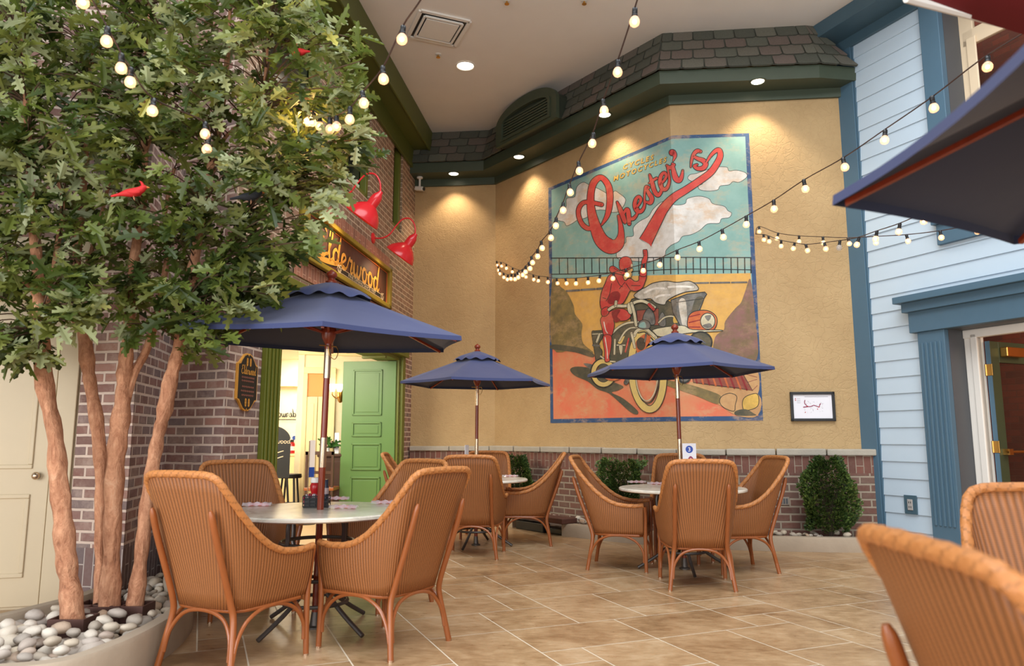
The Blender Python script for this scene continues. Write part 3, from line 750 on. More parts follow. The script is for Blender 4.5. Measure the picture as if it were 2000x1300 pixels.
for i, (x, y, a, lab, g) in enumerate(CH):
    o = chair0 if i == 0 else copy_tree(chair0)
    o.location = (x, y, 0); o.rotation_euler = (0, 0, radians(a)); o['label'] = lab
    o['group'] = {'front': 'armchairs round the front table', 'middle': 'armchairs round the middle table', 'right': 'armchairs round the numbered table', 'near': 'armchairs in the right foreground'}[g]

# ---------------------------------------------------------------- round tables
TR, TH = .59, .74
def make_table():
    root = thing('round_table', 'x', 'table')
    MB().lathe([(.026, TH-.03), (TR-.012, TH-.03), (TR, TH-.022), (TR, TH-.008), (TR-.008, TH), (.026, TH), (.026, TH-.03)], 72).build('tabletop', MARBLE, root, smooth=True)
    for k in range(4):
        a = pi/4+k*pi/2+.15; P = lambda r, z: (r*cos(a), r*sin(a), z)
        mb = MB(); mb.tube(cr([P(.06, TH-.045), P(.16, TH-.045), P(.225, TH-.06), P(.24, TH-.10), P(.24, .58), P(.235, .50), P(.15, .40), P(.09, .33), P(.085, .25), P(.15, .19), P(.28, .10), P(.43, .012)], 5), .0145, 8); mb.build('leg', DMETAL, root, smooth=True)
    for nm, r, z in (('upper_ring', .232, .535), ('lower_ring', .20, .165), ('waist_ring', .094, .30)):
        MB().tube([(r*cos(2*pi*i/40), r*sin(2*pi*i/40), z) for i in range(40)], .012, 8, closed=True).build(nm, DMETAL, root, smooth=True)
    return root
TB = [(-1.262, 4.93, 'pale marble round table in front of the brick portal, with caddy and ketchup', 2), (-.41, 8.60, 'pale round table in the middle distance, mostly hidden by its chairs', 20), (1.60, 7.07, 'round table under the mural carrying the number three card', 35), (1.62, 1.50, 'round table out of frame at the right under the nearest umbrella', 0)]
t0 = make_table()
for i, (x, y, lab, rz) in enumerate(TB):
    o = t0 if i == 0 else copy_tree(t0)
    o.location = (x, y, 0); o.rotation_euler = (0, 0, radians(rz)); o['label'] = lab; o['group'] = 'round cafe tables'

# ---------------------------------------------------------------- navy market umbrellas
UR, UE, UA = .89, 1.84, 2.19
def make_umbrella(fab=NAVY):
    root = thing('patio_umbrella', 'x', 'umbrella')
    def surf(u, v, r1, z0, z1, sag, scal):
        k = int(min(5.9999, u*6)); f = u*6-k; a0, a1 = radians(60*k), radians(60*k+60)
        p = Vector((cos(a0), sin(a0))).lerp(Vector((cos(a1), sin(a1))), f); e = 4*f*(1-f)
        p = p*(r1*v)*(1-scal*e*v); return (p.x, p.y, lerp(z0, z1, v**.93)-sag*e*sin(pi*min(1, v*.9)))
    mb = MB(); mb.grid(lambda u, v: surf(u, lerp(.06, 1, v), UR, UA, UE, .012, .045), 48, 14)
    # turned-down hem
    mb.grid(lambda u, v: (lambda p: (p[0]*(1+.004*v), p[1]*(1+.004*v), p[2]-.028*v))(surf(u, 1, UR, UA, UE, .012, .045)), 48, 1)
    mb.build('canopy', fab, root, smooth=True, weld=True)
    mb = MB()
    def vent(u, v):
        p = surf(u, v, .29, UA+.028, UA-.062, 0, .03); f = (u*6) % 1
        return (p[0], p[1], p[2]-(.03+.012*cos(4*pi*f))*v**6)
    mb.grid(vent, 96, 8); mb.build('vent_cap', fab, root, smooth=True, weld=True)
    for k in range(6):
        a = radians(60*k); d = Vector((cos(a), sin(a), 0)); e = Vector((-sin(a), cos(a), 0))
        A = d*.04+Vector((0, 0, UA-.05)); Bp = d*(UR-.03)+Vector((0, 0, UE-.012)); mb = MB()
        n = Vector((0, 0, -1)); n0 = n*.024
        v = [A+e*.009, A-e*.009, Bp-e*.008, Bp+e*.008]; j = 0
        mb.v += [tuple(p+n*.006) for p in v]+[tuple(p+n0) for p in v]
        for f in ((0, 1, 2, 3), (7, 6, 5, 4), (0, 4, 5, 1), (1, 5, 6, 2), (2, 6, 7, 3), (3, 7, 4, 0)): mb.face(f)
        rb_ = mb.build('rib', MAHOG, root, bevel=.002)
        mb = MB(); mb.tube([tuple(d*.04+Vector((0, 0, 1.875))), tuple(d*.40+Vector((0, 0, lerp(UA-.05, UE, .42)-.028)))], .008, 6); mb.build('strut', MAHOG, rb_, smooth=True)
    MB().lathe([(.018, UA+.01), (.034, UA+.014), (.036, UA+.026), (.022, UA+.036), (.02, UA+.046), (.034, UA+.060), (.036, UA+.074), (.028, UA+.088), (.014, UA+.098), (.008, UA+.104), (0, UA+.106)], 18).build('finial', MAHOG, root, smooth=True)
    MB().lathe([(.022, 1.80), (.03, 1.815), (.042, 1.84), (.046, 1.87), (.046, 1.90), (.034, 1.915), (.022, 1.92)], 20).build('runner_hub', MAHOG, root, smooth=True)
    MB().lathe([(.019, 1.76), (.021, 1.78), (.021, UA+.03)], 16).build('upper_pole', MAHOG, root, smooth=True)
    MB().lathe([(.0215, 1.575), (.0215, 1.765)], 16).build('upper_sleeve', STEEL, root, smooth=True)
    MB().lathe([(.0195, 1.18), (.0195, 1.58)], 16).build('middle_pole', MAHOG, root, smooth=True)
    MB().lathe([(.0215, 1.0), (.0215, 1.19)], 16).build('lower_sleeve', STEEL, root, smooth=True)
    MB().lathe([(.0205, .03), (.0205, 1.005)], 16).build('lower_pole', MAHOG, root, smooth=True)
    MB().lathe([(.05, 0), (.05, .012), (.03, .02), (.0225, .10)], 28).build('base_plate', DMETAL, root, smooth=True)
    mb = MB(); mb.tube([(-.07, -.02, 1.785), (.05, -.012, 1.785)], .004, 6); pin = mb.build('locking_pin', BRASS, root, smooth=True)
    mb = MB(); mb.tube(cr([(.05, -.012, 1.785), (.055, -.03, 1.75), (.03, -.04, 1.70), (0, -.03, 1.72), (-.012, -.024, 1.78)], 6), .0025, 5); mb.build('pin_chain', BRASS, pin, smooth=True)
    return root
UM = [(-1.262, 4.93, (-1.8, 1.2), 42, 'navy umbrella over the front table, the largest fully in view'), (-.41, 8.60, (0, .1), 15, 'navy umbrella over the middle table, the smallest in view'), (1.60, 7.07, (-.2, -.6), 37, 'navy umbrella in front of the mural over the numbered table'), (1.65, 1.51, (0, 0), 28, 'dark navy umbrella cutting into the right edge, seen from below')]
u0 = make_umbrella()
for i, (x, y, tl, rz, lab) in enumerate(UM):
    o = u0 if i == 0 else copy_tree(u0)
    o.location = (x, y, 0)
    o.scale = (1.07, 1.07, 1.012) if i == 0 else (1, 1, 1.016) if i == 3 else (1, 1, 1)
    M = Matrix.Rotation(radians(-tl[0]), 4, 'X') @ Matrix.Rotation(radians(tl[1]), 4, 'Y') @ Matrix.Rotation(radians(rz), 4, 'Z')
    o.rotation_euler = M.to_euler(); o['label'] = lab; o['group'] = 'navy patio umbrellas'
# ---------------------------------------------------------------- planters, rocks, trees
def curb(name, path, w, h, label, closed=False, z=0):
    """cast kerb: rectangular section with eased top, swept along a plan path"""
    P = [Vector(p) for p in path]; N = len(P); mb = MB(); prof = [(-w/2, 0), (-w/2, h-.02), (-w/2+.015, h), (w/2-.015, h), (w/2, h-.02), (w/2, 0)]
    for i in range(N):
        d = (P[(i+1) % N]-P[i-1]) if closed else (P[min(i+1, N-1)]-P[max(0, i-1)]); d.normalize(); n = Vector((d.y, -d.x))
        for o, zz in prof: q = P[i]+n*o; mb.v.append((q.x, q.y, zz+z))
    for i in range(N if closed else N-1):
        for j in range(5): a = i*6+j; b = ((i+1) % N)*6+j; mb.face((a, b, b+1, a+1))
    if not closed: mb.face(range(6)); mb.face([(N-1)*6+j for j in range(6)][::-1])
    o = mb.build(name, CONC, smooth=True); tag(o, label, 'planter'); return o
ring = cr([(-2.30, 3.44), (-2.06, 3.54), (-1.975, 3.80), (-1.955, 4.12), (-1.985, 4.50), (-2.09, 4.92), (-2.27, 5.22), (-2.5, 5.6), (-2.70, 6.1)], 6)
ring2 = cr([(-2.30, 3.44), (-2.66, 3.46), (-2.92, 3.72), (-2.98, 4.12), (-2.88, 4.55), (-2.78, 4.95), (-2.80, 5.26)], 6)
PL = ring[::-1]+ring2[1:]
curb('planter_curb', PL, .10, .20, 'low curved concrete kerb holding the rocks under the oak-leaf trees')
soil = MB(); soil.poly([(x, y, .10) for x, y in PL+[(-2.80, 6.0)]]); so = soil.build('gravel_bed', plain('dark_soil', S(96, 82, 72), .95)); tag(so, 'dark bed of grit under the river rocks of the left planter', 'gravel', kind='stuff')

def rock_mesh(seed):
    r = random.Random(seed); bm = bmesh.new(); bmesh.ops.create_icosphere(bm, subdivisions=2, radius=1)
    from mathutils import noise as nz
    for v in bm.verts:
        k = 1+.22*nz.noise(v.co*1.1+Vector((seed*3.1, 0, 0)))+.06*nz.noise(v.co*2.6+Vector((0, seed, 0)))
        v.co = Vector((v.co.x*1.0, v.co.y*.74, v.co.z*.56))*k
    me = bpy.data.meshes.new('river_rock'); bm.to_mesh(me); bm.free(); me.materials.append(ROCK)
    me.polygons.foreach_set('use_smooth', [True]*len(me.polygons)); return me
RM = [rock_mesh(i) for i in range(9)]
def inside(p, poly):
    c = False; j = len(poly)-1
    for i in range(len(poly)):
        if (poly[i][1] > p[1]) != (poly[j][1] > p[1]) and p[0] < (poly[j][0]-poly[i][0])*(p[1]-poly[i][1])/(poly[j][1]-poly[i][1])+poly[i][0]: c = not c
        j = i
    return c
def edge_dist(p, poly):
    m = 9
    for i in range(len(poly)):
        a, b = Vector(poly[i-1]), Vector(poly[i]); q = Vector(p); t = max(0, min(1, (q-a).dot(b-a)/max(1e-9, (b-a).length_squared))); m = min(m, (a+(b-a)*t-q).length)
    return m
BASES = [(-2.42, 4.24), (-2.52, 4.62), (-2.395, 4.56), (-2.235, 4.56)]
TZ = .17
def rock(p, z, r, label, group):
    o = bpy.data.objects.new('river_rock', rnd.choice(RM)); COL.objects.link(o); o.location = (p[0], p[1], z); o.scale = (r, r, r*rnd.uniform(.85, 1.1)); o.rotation_euler = (rnd.uniform(-.35, .35), rnd.uniform(-.35, .35), rnd.uniform(0, 6.3)); tag(o, label, 'rock', group); return o
polyin = [tuple(p) for p in PL]+[(-2.86, 6.2)]
pts = []; tries = 0
while tries < 9000 and len(pts) < 230:
    tries += 1; p = (rnd.uniform(-2.98, -1.95), rnd.uniform(3.4, 6.2)); r = rnd.choice([.036, .046, .056, .066, .076])*(1.12 if p[1] < 4.2 else 1)
    if not inside(p, polyin) or edge_dist(p, polyin) < .052+r*.62: continue
    if any((p[0]-q[0])**2+(p[1]-q[1])**2 < ((r+q[2])*.80)**2 for q in pts): continue
    if any(abs(p[0]-b[0]) < .09+r and abs(p[1]-b[1]) < .06+r for b in BASES): continue
    pts.append((p[0], p[1], r))
for x, y, r in pts: rock((x, y), .10+r*.50+rnd.uniform(0, .02), r, 'smooth grey and tan river rock lying in the planter under the trees', 'river rocks under the trees')
# a second layer sits in the hollows near the front
up = []
for q in range(3000):
    p = (rnd.uniform(-2.8, -2.0), rnd.uniform(3.55, 4.6)); r = rnd.choice([.036, .044, .052])
    if len(up) > 46: break
    if not inside(p, polyin) or edge_dist(p, polyin) < .10 or any((p[0]-q[0])**2+(p[1]-q[1])**2 < (r+q[2])**2 for q in up): continue
    if any(abs(p[0]-b[0]) < .09+r and abs(p[1]-b[1]) < .06+r for b in BASES): continue
    up.append((p[0], p[1], r)); rock(p, .175+r*.5, r, 'river rock lying loose on top of the others in the front planter', 'river rocks heaped in the tree planter')

n2 = Vector(((P2-P1).normalized().y, -(P2-P1).normalized().x))
# back planter along the brick base
BPF = cr([(4.35, 8.06), (3.72, 8.10), (3.08, 8.17), (2.35, 8.31), (1.74, 8.56), (1.15, 8.98), (.66, 9.44)], 6)
curb('planter_curb', BPF, .13, .15, 'pale concrete kerb along the brick base below the mural')
c2 = curb('planter_curb', [(.06, 10.28), (-.10, 10.55), (-.32, 10.86)], .13, .15, 'short piece of pale concrete kerb left of the brown plank')
bed = [tuple(p) for p in BPF]+[(.06, 10.28), (-.32, 10.86), tuple(BB[1]+n2*.02), tuple(BB[2]+Vector((-.02, -.03))), (4.2, BB[3].y-.02)]
bs = MB(); bs.poly([(x, y, .07) for x, y in bed]); tag(bs.build('gravel_bed', so.data.materials[0]), 'dark bed of grit under the rocks along the brick base', 'gravel', kind='stuff')
bush_spots = [(3.50, 8.31, .90, .27, .15, 'bushy boxwood shrub at the right end of the back planter', 'tall'), (*onp(1213, 950, P1+n2*.54, P2+n2*.54).xy, .86, .25, .20, 'sprawling boxwood shrub behind the left chair of the numbered table', 'a'), (*onp(1006, 930, P1+n2*.46, P2+n2*.46).xy, .86, .24, .20, 'dark boxwood shrub behind the middle table', 'b'), (2.34, 8.50, .82, .20, .09, 'boxwood shrub mostly hidden behind the chairs of the numbered table', 'c')]
pts2 = []
for q in range(9000):
    if len(pts2) > 120: break
    p = (rnd.uniform(-.4, 4.2), rnd.uniform(8.0, 11.4)); r = rnd.choice([.03, .038, .046])
    if not inside(p, bed) or edge_dist(p, bed) < .085+r*.6 or any((p[0]-q[0])**2+(p[1]-q[1])**2 < ((r+q[2])*.85)**2 for q in pts2): continue
    if any((p[0]-b[0])**2+(p[1]-b[1])**2 < (.07+r)**2 for b in bush_spots): continue
    pts2.append((p[0], p[1], r)); rock(p, .07+r*.5+rnd.uniform(.04, .075), r, 'small tan stone lying along the foot of the brick base wall', 'stones in the back planter')
# plank bridging the gap in the kerb
pk = MB(); a, b = Vector((.02, 10.30)), Vector((.72, 9.36)); pk.span(a, b, -.12, .13, .15, .215); tag(pk.build('timber_plank', BROWNW, bevel=.01), 'dark brown timber plank laid across the gap in the kerb', 'plank')
pk = MB(); pk.span(a.lerp(b, .12), a.lerp(b, .62), -.05, .07, 0, .115); pk.span(a.lerp(b, .3), a.lerp(b, .95), -.03, .03, 0, .07); pb = pk.build('equipment_box', BLACK, bevel=.012); tag(pb, 'black piece of equipment on the floor under the brown plank', 'equipment')

# oak-leaf trees
def leaf_shape():
    # lobed half outline (x along the rib, y to the side)
    return [(0, .0), (.10, .03), (.16, .13), (.24, .16), (.27, .07), (.36, .09), (.42, .27), (.52, .30), (.53, .12), (.60, .12), (.68, .26), (.78, .25), (.76, .10), (.84, .09), (.92, .13), (1.0, .0)]
LEAF = leaf_shape()
def add_leaf(mb, P, d, n, L, t, wd=.95):
    d = d.normalized(); s = d.cross(n).normalized(); n = s.cross(d)
    for sg in (1, -1):
        q = [P+d*(x*L)+s*(sg*y*L*wd)+n*(y*L*.30-.22*L*x*x) for x, y in LEAF]
        k = len(mb.v); mb.v += [tuple(p) for p in q]; mb.face(range(k, k+len(q)) if sg > 0 else range(k+len(q)-1, k-1, -1), None, 0, t)
CANOPY = [(-160, -160), (560, -160), (655, -40), (668, 30), (722, 105), (690, 160), (728, 235), (724, 320), (690, 360), (655, 385), (652, 450), (626, 492), (600, 515), (540, 560), (560, 600), (490, 620), (440, 640), (385, 690), (345, 670), (330, 640), (250, 645), (200, 620), (140, 640), (130, 665), (60, 705), (10, 700), (-160, 690)]
TRK = [  # depth, trunk pixels + radii, then branches
 (4.28, [((143, 1224), .060), ((138, 1160), .056), ((131, 1095), .056), ((124, 1017), .050), ((113, 928), .047), ((106, 842), .046), ((88, 756), .044), ((80, 650), .042), ((76, 579), .034), ((72, 508), .030), ((64, 430), .026), ((58, 330), .022), ((52, 200), .018), ((40, 60), .012)],
  [[((78, 610), .026), ((100, 560), .020), ((112, 480), .016), ((122, 400), .014), ((100, 290), .012), ((78, 215), .009)], [((76, 590), .02), ((58, 560), .014), ((28, 535), .010), ((-10, 500), .008)], [((74, 540), .018), ((55, 560), .013), ((10, 515), .009), ((-20, 470), .007)]]),
 (4.64, [((191, 1194), .026), ((194, 1123), .028), ((195, 1052), .030), ((198, 946), .034), ((191, 842), .038), ((177, 756), .040), ((170, 703), .040), ((164, 632), .036), ((155, 585), .030), ((150, 500), .026), ((160, 400), .02), ((170, 260), .016), ((180, 100), .012)],
  [[((158, 640), .022), ((140, 620), .015), ((128, 600), .010), ((95, 640), .006)], [((154, 560), .018), ((185, 470), .013), ((215, 350), .01)]]),
 (4.58, [((212, 1198), .058), ((216, 1140), .056), ((221, 1017), .052), ((226, 911), .052), ((232, 840), .052), ((240, 775), .052), ((244, 730), .044), ((248, 685), .038), ((254, 618), .034), ((258, 540), .030), ((270, 450), .027), ((280, 390), .024), ((283, 260), .02), ((285, 120), .015), ((290, 10), .01)],
  [[((246, 775), .034), ((262, 728), .027), ((284, 688), .025), ((301, 639), .024), ((311, 597), .022), ((318, 554), .020), ((326, 500), .018), ((322, 420), .015), ((340, 330), .012)], [((283, 300), .014), ((310, 220), .01), ((335, 120), .008)]]),
 (4.60, [((258, 1198), .050), ((269, 1140), .046), ((280, 1052), .042), ((290, 964), .038), ((301, 893), .038), ((311, 840), .040), ((322, 800), .042), ((335, 735), .042), ((348, 685), .037), ((361, 604), .034), ((375, 537), .034), ((386, 473), .030), ((393, 420), .030), ((407, 354), .027), ((421, 283), .023), ((435, 200), .018), ((445, 100), .014), ((450, 10), .01)],
  [[((375, 555), .026), ((400, 540), .022), ((418, 520), .021), ((438, 490), .019), ((465, 440), .017), ((495, 395), .015), ((530, 330), .012), ((555, 290), .010), ((590, 240), .007)], [((422, 300), .016), ((440, 268), .012), ((470, 240), .010), ((510, 198), .010), ((524, 71), .008)]])]
LAB = ['oak-leaf tree with the leftmost trunk, in front of the cream door', 'oak-leaf tree with the thin dark second trunk from the left', 'oak-leaf tree with the forked trunk before the brick return', 'oak-leaf tree with the rightmost trunk, leaning right behind the pale chair']
ATT = []
for (Y, tr, brs), lab, b in zip(TRK, LAB, BASES):
    root = thing('oak_tree', lab, 'tree', (0, 0, 0), group='oak-leaf trees in the rock planter')
    def path(ps, dy):
        out = []
        for i, ((u, v), r) in enumerate(ps):
            p = aty(u, v, Y+dy*i*.05); out.append((p.x, p.y, p.z, r))
        return out
    P = path(tr, 0); P[0] = (P[0][0], P[0][1], .11, P[0][3])
    C = cr(P, 4); mb = MB(); mb.tube([c[:3] for c in C], [c[3]*(1+.10*sin(i*1.9)+.06*sin(i*.83)) for i, c in enumerate(C)], 12, twist=lambda i, a: .07*sin(2*a+i*.5)+.05*sin(3*a-i*.33)); tk = mb.build('trunk', BARK, root, smooth=True)
    att = [c for c in C if c[2] > 1.75]
    for br in brs:
        dy = rnd.choice((-1, 1))*.7
        C = cr(path(br, dy), 4); mb = MB(); mb.tube([c[:3] for c in C], [c[3] for c in C], 8); mb.build('branch', BARK, root, smooth=True); att += C
    ATT.append(att)
    mb = MB(); x, y = P[0][0], P[0][1]
    mb.box((x, y-.075, .155), (.20, .012, .13)); mb.box((x, y+.075, .155), (.20, .012, .13)); mb.box((x-.095, y, .155), (.012, .15, .13)); mb.box((x+.095, y, .155), (.012, .15, .13)); mb.box((x, y, .095), (.2, .15, .03))
    mb.build('base_bracket', plain('rusty_iron', S(80, 52, 44), .7, .3, .3), root, bevel=.003)
    TROOT = globals().setdefault('TROOTS', []); TROOT.append(root)
TWIG = plain('twig', S(86, 62, 44), .8)
TBX = [MB() for _ in range(4)]; TW = [MB() for _ in range(4)]
rl = random.Random(5); cnt = 0
while cnt < 820:
    u, v = rl.uniform(-160, 735), rl.uniform(-160, 705)
    if not inside((u, v), CANOPY): continue
    hole = noise_hole = sin(u*.021+1.3)*cos(v*.024+.4)+.5*sin(u*.05+v*.03)
    if hole > .95 and rl.random() < .75: continue
    if v > 560 and rl.random() < .25: continue
    Y = rl.uniform(3.85, 5.05); p = aty(u, v, Y)
    if p.x > -2.05 and p.y > 4.9: p = aty(u, v, 4.6)
    k = min(range(4), key=lambda i: min((Vector(c[:3])-p).length for c in ATT[i][::3]))
    a = min(ATT[k], key=lambda c: (Vector(c[:3])-p).length+max(0, c[2]-p.z)*.6); a = Vector(a[:3]); cnt += 1
    d0 = (p-a); d0 = d0.normalized() if d0.length > .05 else Vector((rl.uniform(-1, 1), rl.uniform(-1, 1), .2)).normalized()
    if d0.length > 0: TW[k].tube(cr([tuple(a), tuple(a.lerp(p, .5)+Vector((0, 0, .05))), tuple(p)], 3), [.005]*3+[.004]*3+[.003], 4, cap=False)
    tb = rl.uniform(.0, .75)+(.18 if v < 260 and u > 380 else 0)-(.12 if v > 420 else 0)  # skylight put into the tint of upper-right leaves; low leaves tinted darker
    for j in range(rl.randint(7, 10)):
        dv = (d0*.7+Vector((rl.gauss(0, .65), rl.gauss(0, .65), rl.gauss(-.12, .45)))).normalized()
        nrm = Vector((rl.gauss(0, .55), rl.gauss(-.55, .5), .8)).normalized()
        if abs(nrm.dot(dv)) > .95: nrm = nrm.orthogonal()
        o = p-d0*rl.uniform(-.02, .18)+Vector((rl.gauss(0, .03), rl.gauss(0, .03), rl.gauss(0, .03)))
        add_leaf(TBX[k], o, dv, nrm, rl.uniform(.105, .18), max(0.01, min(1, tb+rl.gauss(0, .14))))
for k in range(4):
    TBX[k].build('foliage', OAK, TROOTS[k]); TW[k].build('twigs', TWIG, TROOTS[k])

# boxwood shrubs
for x, y, h, rx, ry, lab, sh_ in bush_spots:
    root = thing('boxwood_shrub', lab, 'shrub', (x, y, .07), group='boxwood shrubs along the brick base'); mb = MB(); st = MB(); r = random.Random(int(x*100))
    for i in range(15):
        a = r.uniform(0, 6.28); R_ = r.uniform(.1, .45); q = (R_*rx*cos(a), R_*ry*sin(a), h*r.uniform(.5, .85)); st.tube(cr([(.02*cos(a), .02*sin(a), 0), (q[0]*.4, q[1]*.4, q[2]*.5), q], 3), .006, 5)
    st.build('stems', plain('shrub_stem', S(60, 48, 34), .8), root, smooth=True)
    for i in range(3600):
        a, zf = r.uniform(0, 6.28), r.random(); z = .13+zf*(h-.13)
        prof = (.74+.42*sin(pi*min(1, zf*.9+.05))**.7)*(1-.40*zf**4) if sh_ != 'a' else .5+.65*zf
        lump = 1+.17*sin(3*a+zf*7)+.12*sin(5*a-zf*11); rr = prof*lump*r.uniform(.55, 1)**.5*.92
        p = Vector((rr*rx*cos(a), rr*ry*sin(a), z+.03*sin(4*a))); out = Vector((cos(a), sin(a), .5)).normalized()
        for j in range(3):
            d = (out+Vector((r.gauss(0, .6), r.gauss(0, .6), r.gauss(.2, .5)))).normalized(); n = out.cross(d).normalized() if out.cross(d).length > .01 else out.orthogonal(); L = r.uniform(.026, .046); w = d.cross(n).normalized()*L*.26
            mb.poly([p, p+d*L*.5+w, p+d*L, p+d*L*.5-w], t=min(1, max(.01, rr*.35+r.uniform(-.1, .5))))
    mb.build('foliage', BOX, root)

# red cardinals in the tree
def bird(u, v, Y, rz, lab, mat=REDB):
    p = aty(u, v, Y); root = thing('songbird', lab, 'bird', p, rz); root.scale = (.72, .72, .72); mb = MB()
    C = cr([(-.16, 0, -.035, .008), (-.10, 0, -.015, .014), (-.05, 0, 0, .030), (0, 0, .01, .036), (.04, 0, .03, .030), (.065, 0, .052, .024), (.085, 0, .058, .014)], 4); mb.tube([c[:3] for c in C], [c[3] for c in C], 10)
    mb.tube([(.06, 0, .065), (.045, 0, .095), (.03, 0, .105)], [.014, .008, .002], 6); mb.build('body', mat, root, smooth=True)
    MB().lathe([(.010, 0), (.005, .016), (0, .024)], 8, Matrix.Translation((.085, 0, .058)) @ Matrix.Rotation(pi/2, 4, 'Y')).build('beak', plain('beak', S(210, 120, 50), .5), root)
    mb = MB(); mb.ball((0, .03, .008), .03, 10, sc=(1.6, .35, .7)); mb.ball((0, -.03, .008), .03, 10, sc=(1.6, .35, .7)); mb.build('wing', mat, root, smooth=True)
    mb = MB(); mb.tube([(.0, .012, -.02), (.004, .014, -.05)], .003, 5); mb.tube([(.0, -.012, -.02), (.004, -.014, -.05)], .003, 5); mb.build('feet', BARK, root)
bird(262, 378, 3.95, .25, 'red cardinal bird perched among the leaves left of the middle trunks')
bird(583, 106, 4.0, 2.4, 'red cardinal bird half hidden high in the right of the tree crown')
bird(490, 386, 4.2, .5, 'dark bird perched on a branch near the right of the tree', plain('dark_feather', S(40, 42, 50), .7))
# ---------------------------------------------------------------- festoon lights
BD = .05
bmb = MB(); bmb.lathe([(.012, .0), (.016, -.006), (.0225, -.016), (.0262, -.028), (.0255, -.038), (.021, -.048), (.012, -.0545), (0, -.0565)], 16); bmb.ball((0, 0, -.030), .0105, 8, m=1); BULB = bmb.mesh('bulb', [GLOBE, FIL], True)
DEAD = MB().lathe([(.012, .0), (.017, -.006), (.0245, -.022), (.0255, -.034), (.022, -.046), (.013, -.055), (0, -.058)], 14).mesh('bulb', glass('clear_bulb', S(200, 200, 205), .7), True)
SOCK = MB().lathe([(.008, .042), (.0135, .036), (.0135, .012), (.0115, .010), (.0155, .004), (.0155, -.004), (0, -.004)], 12).mesh('socket', BLACK, True)
def strand(label, A, Bn, bulbs, ext=(), dead=(), start=None):
    """A, Bn: 3D end points whose plan line carries the strand; bulbs: pixels of the glowing bulbs, anchor end first"""
    root = thing('string_light', label, 'string light', (0, 0, 0), group='festoon string lights')
    cord = [tuple(start or A)]; r = random.Random(len(bulbs))
    for i, (u, v) in enumerate(bulbs):
        p = onp(u, v, A, Bn); c = p+Vector((0, 0, .071)); cord.append(tuple(c))
        tl = Euler_((r.gauss(0, .16), r.gauss(0, .16), 0))
        s = bpy.data.objects.new('socket', SOCK); COL.objects.link(s); setpar(s, root); s.location = c-Vector((0, 0, .038)); s.rotation_euler = tl
        b = bpy.data.objects.new('bulb', DEAD if i in dead else BULB); COL.objects.link(b); setpar(b, s)
    for (u, v, y) in ext: cord.append(tuple(aty(u, v, y)))
    C = cr(cord, 6); mb = MB(); mb.tube(C, .0042, 6); mb.build('cord', CONDUIT, root, smooth=True)
    return root
from mathutils import Euler
def Euler_(t): return Euler(t, 'XYZ')
S1w, S2w = PW[0], PW[1]
n2 = Vector(((P2-P1).normalized().y, -(P2-P1).normalized().x)); n3 = Vector(((P3-P2).normalized().y, -(P3-P2).normalized().x))
A1 = onp(969, 512, P1+n2*.05, P2+n2*.05); PTL = bpy.data.lights.new('bulb_cluster', 'POINT'); PTL.energy = 7; PTL.color = (1, .6, .2); PTL.shadow_soft_size = .05; PTO = bpy.data.objects.new('bulb_cluster', PTL); COL.objects.link(PTO); PTO.location = aty(604, 232, 4.3)
A4 = onp(1476, 457, P2+n3*.05, P3+n3*.05)
strand('string of lights sagging from the stucco corner up to the top centre of the frame', A1, aty(1240, 43, 3.4),
       [(971, 518), (973.5, 528), (976, 535), (984, 542), (991.6, 546), (998.5, 545), (1006, 545.5), (1011.5, 542), (1021, 537.6), (1026.5, 531.6), (1034, 525), (1039, 513.6), (1050, 501), (1058, 485), (1075.3, 465.6), (1086, 441.6), (1100, 412), (1113, 377), (1131, 335), (1158, 281), (1179, 217), (1207, 142), (1240, 43)], ext=((1262, -60, 3.05),))
strand('long string of lights crossing the mural from the stucco corner to the right umbrella', A1, aty(1930, 133, 3.6),
       [(979, 520), (989, 524), (1001, 531), (1013, 536), (1027, 541), (1042, 546), (1052, 548.6), (1070, 551), (1088, 553.6), (1105.6, 554), (1125, 554), (1148.6, 552), (1171, 549), (1198, 544.6), (1223.6, 537.6), (1257, 529), (1290, 518), (1323, 503), (1366, 487), (1412, 464), (1458, 439), (1512, 409), (1572, 370), (1649, 328), (1729, 275), (1823, 212), (1930, 133)], ext=((2060, 30, 3.3),))
strand('lower string of lights sagging across the blue corner board, with one dead bulb', A4, aty(1805, 433, 5.4),
       [(1492, 469), (1502, 472), (1526, 481), (1551, 486), (1576, 490), (1612, 487), (1640, 484), (1676, 478.6), (1712, 467), (1757, 453), (1805, 433), (1870, 402)], ext=((2030, 310, 4.7),), dead=(6,))
strand('upper shallow string of lights from the mural edge along the pale blue siding', A4, aty(1910, 453, 6.4),
       [(1483, 453), (1519, 466), (1561, 472), (1608, 474.5), (1658, 476.6), (1711.6, 474.6), (1772.6, 471.6), (1838, 464.6), (1910, 453)], ext=((2030, 425, 6.2),))
T1 = aty(600, 238, 4.35)
strand('string of lights running from the tree crown up past the ceiling vent', T1, aty(786, 78, 3.3),
       [(601, 240), (611, 239), (624, 247), (644, 253), (657, 249), (683, 234), (709, 203), (748, 156), (786, 78)], ext=((832, -20, 3.05), (870, -140, 2.85)))
strand('string of lights threaded through the leaves at the upper left', aty(405, 295, 3.78), aty(166, 9, 3.05),
       [(405, 293), (400, 263), (298, 219), (254, 161), (236, 134), (208, 82), (166, 9)], ext=((140, -60, 3.0),))

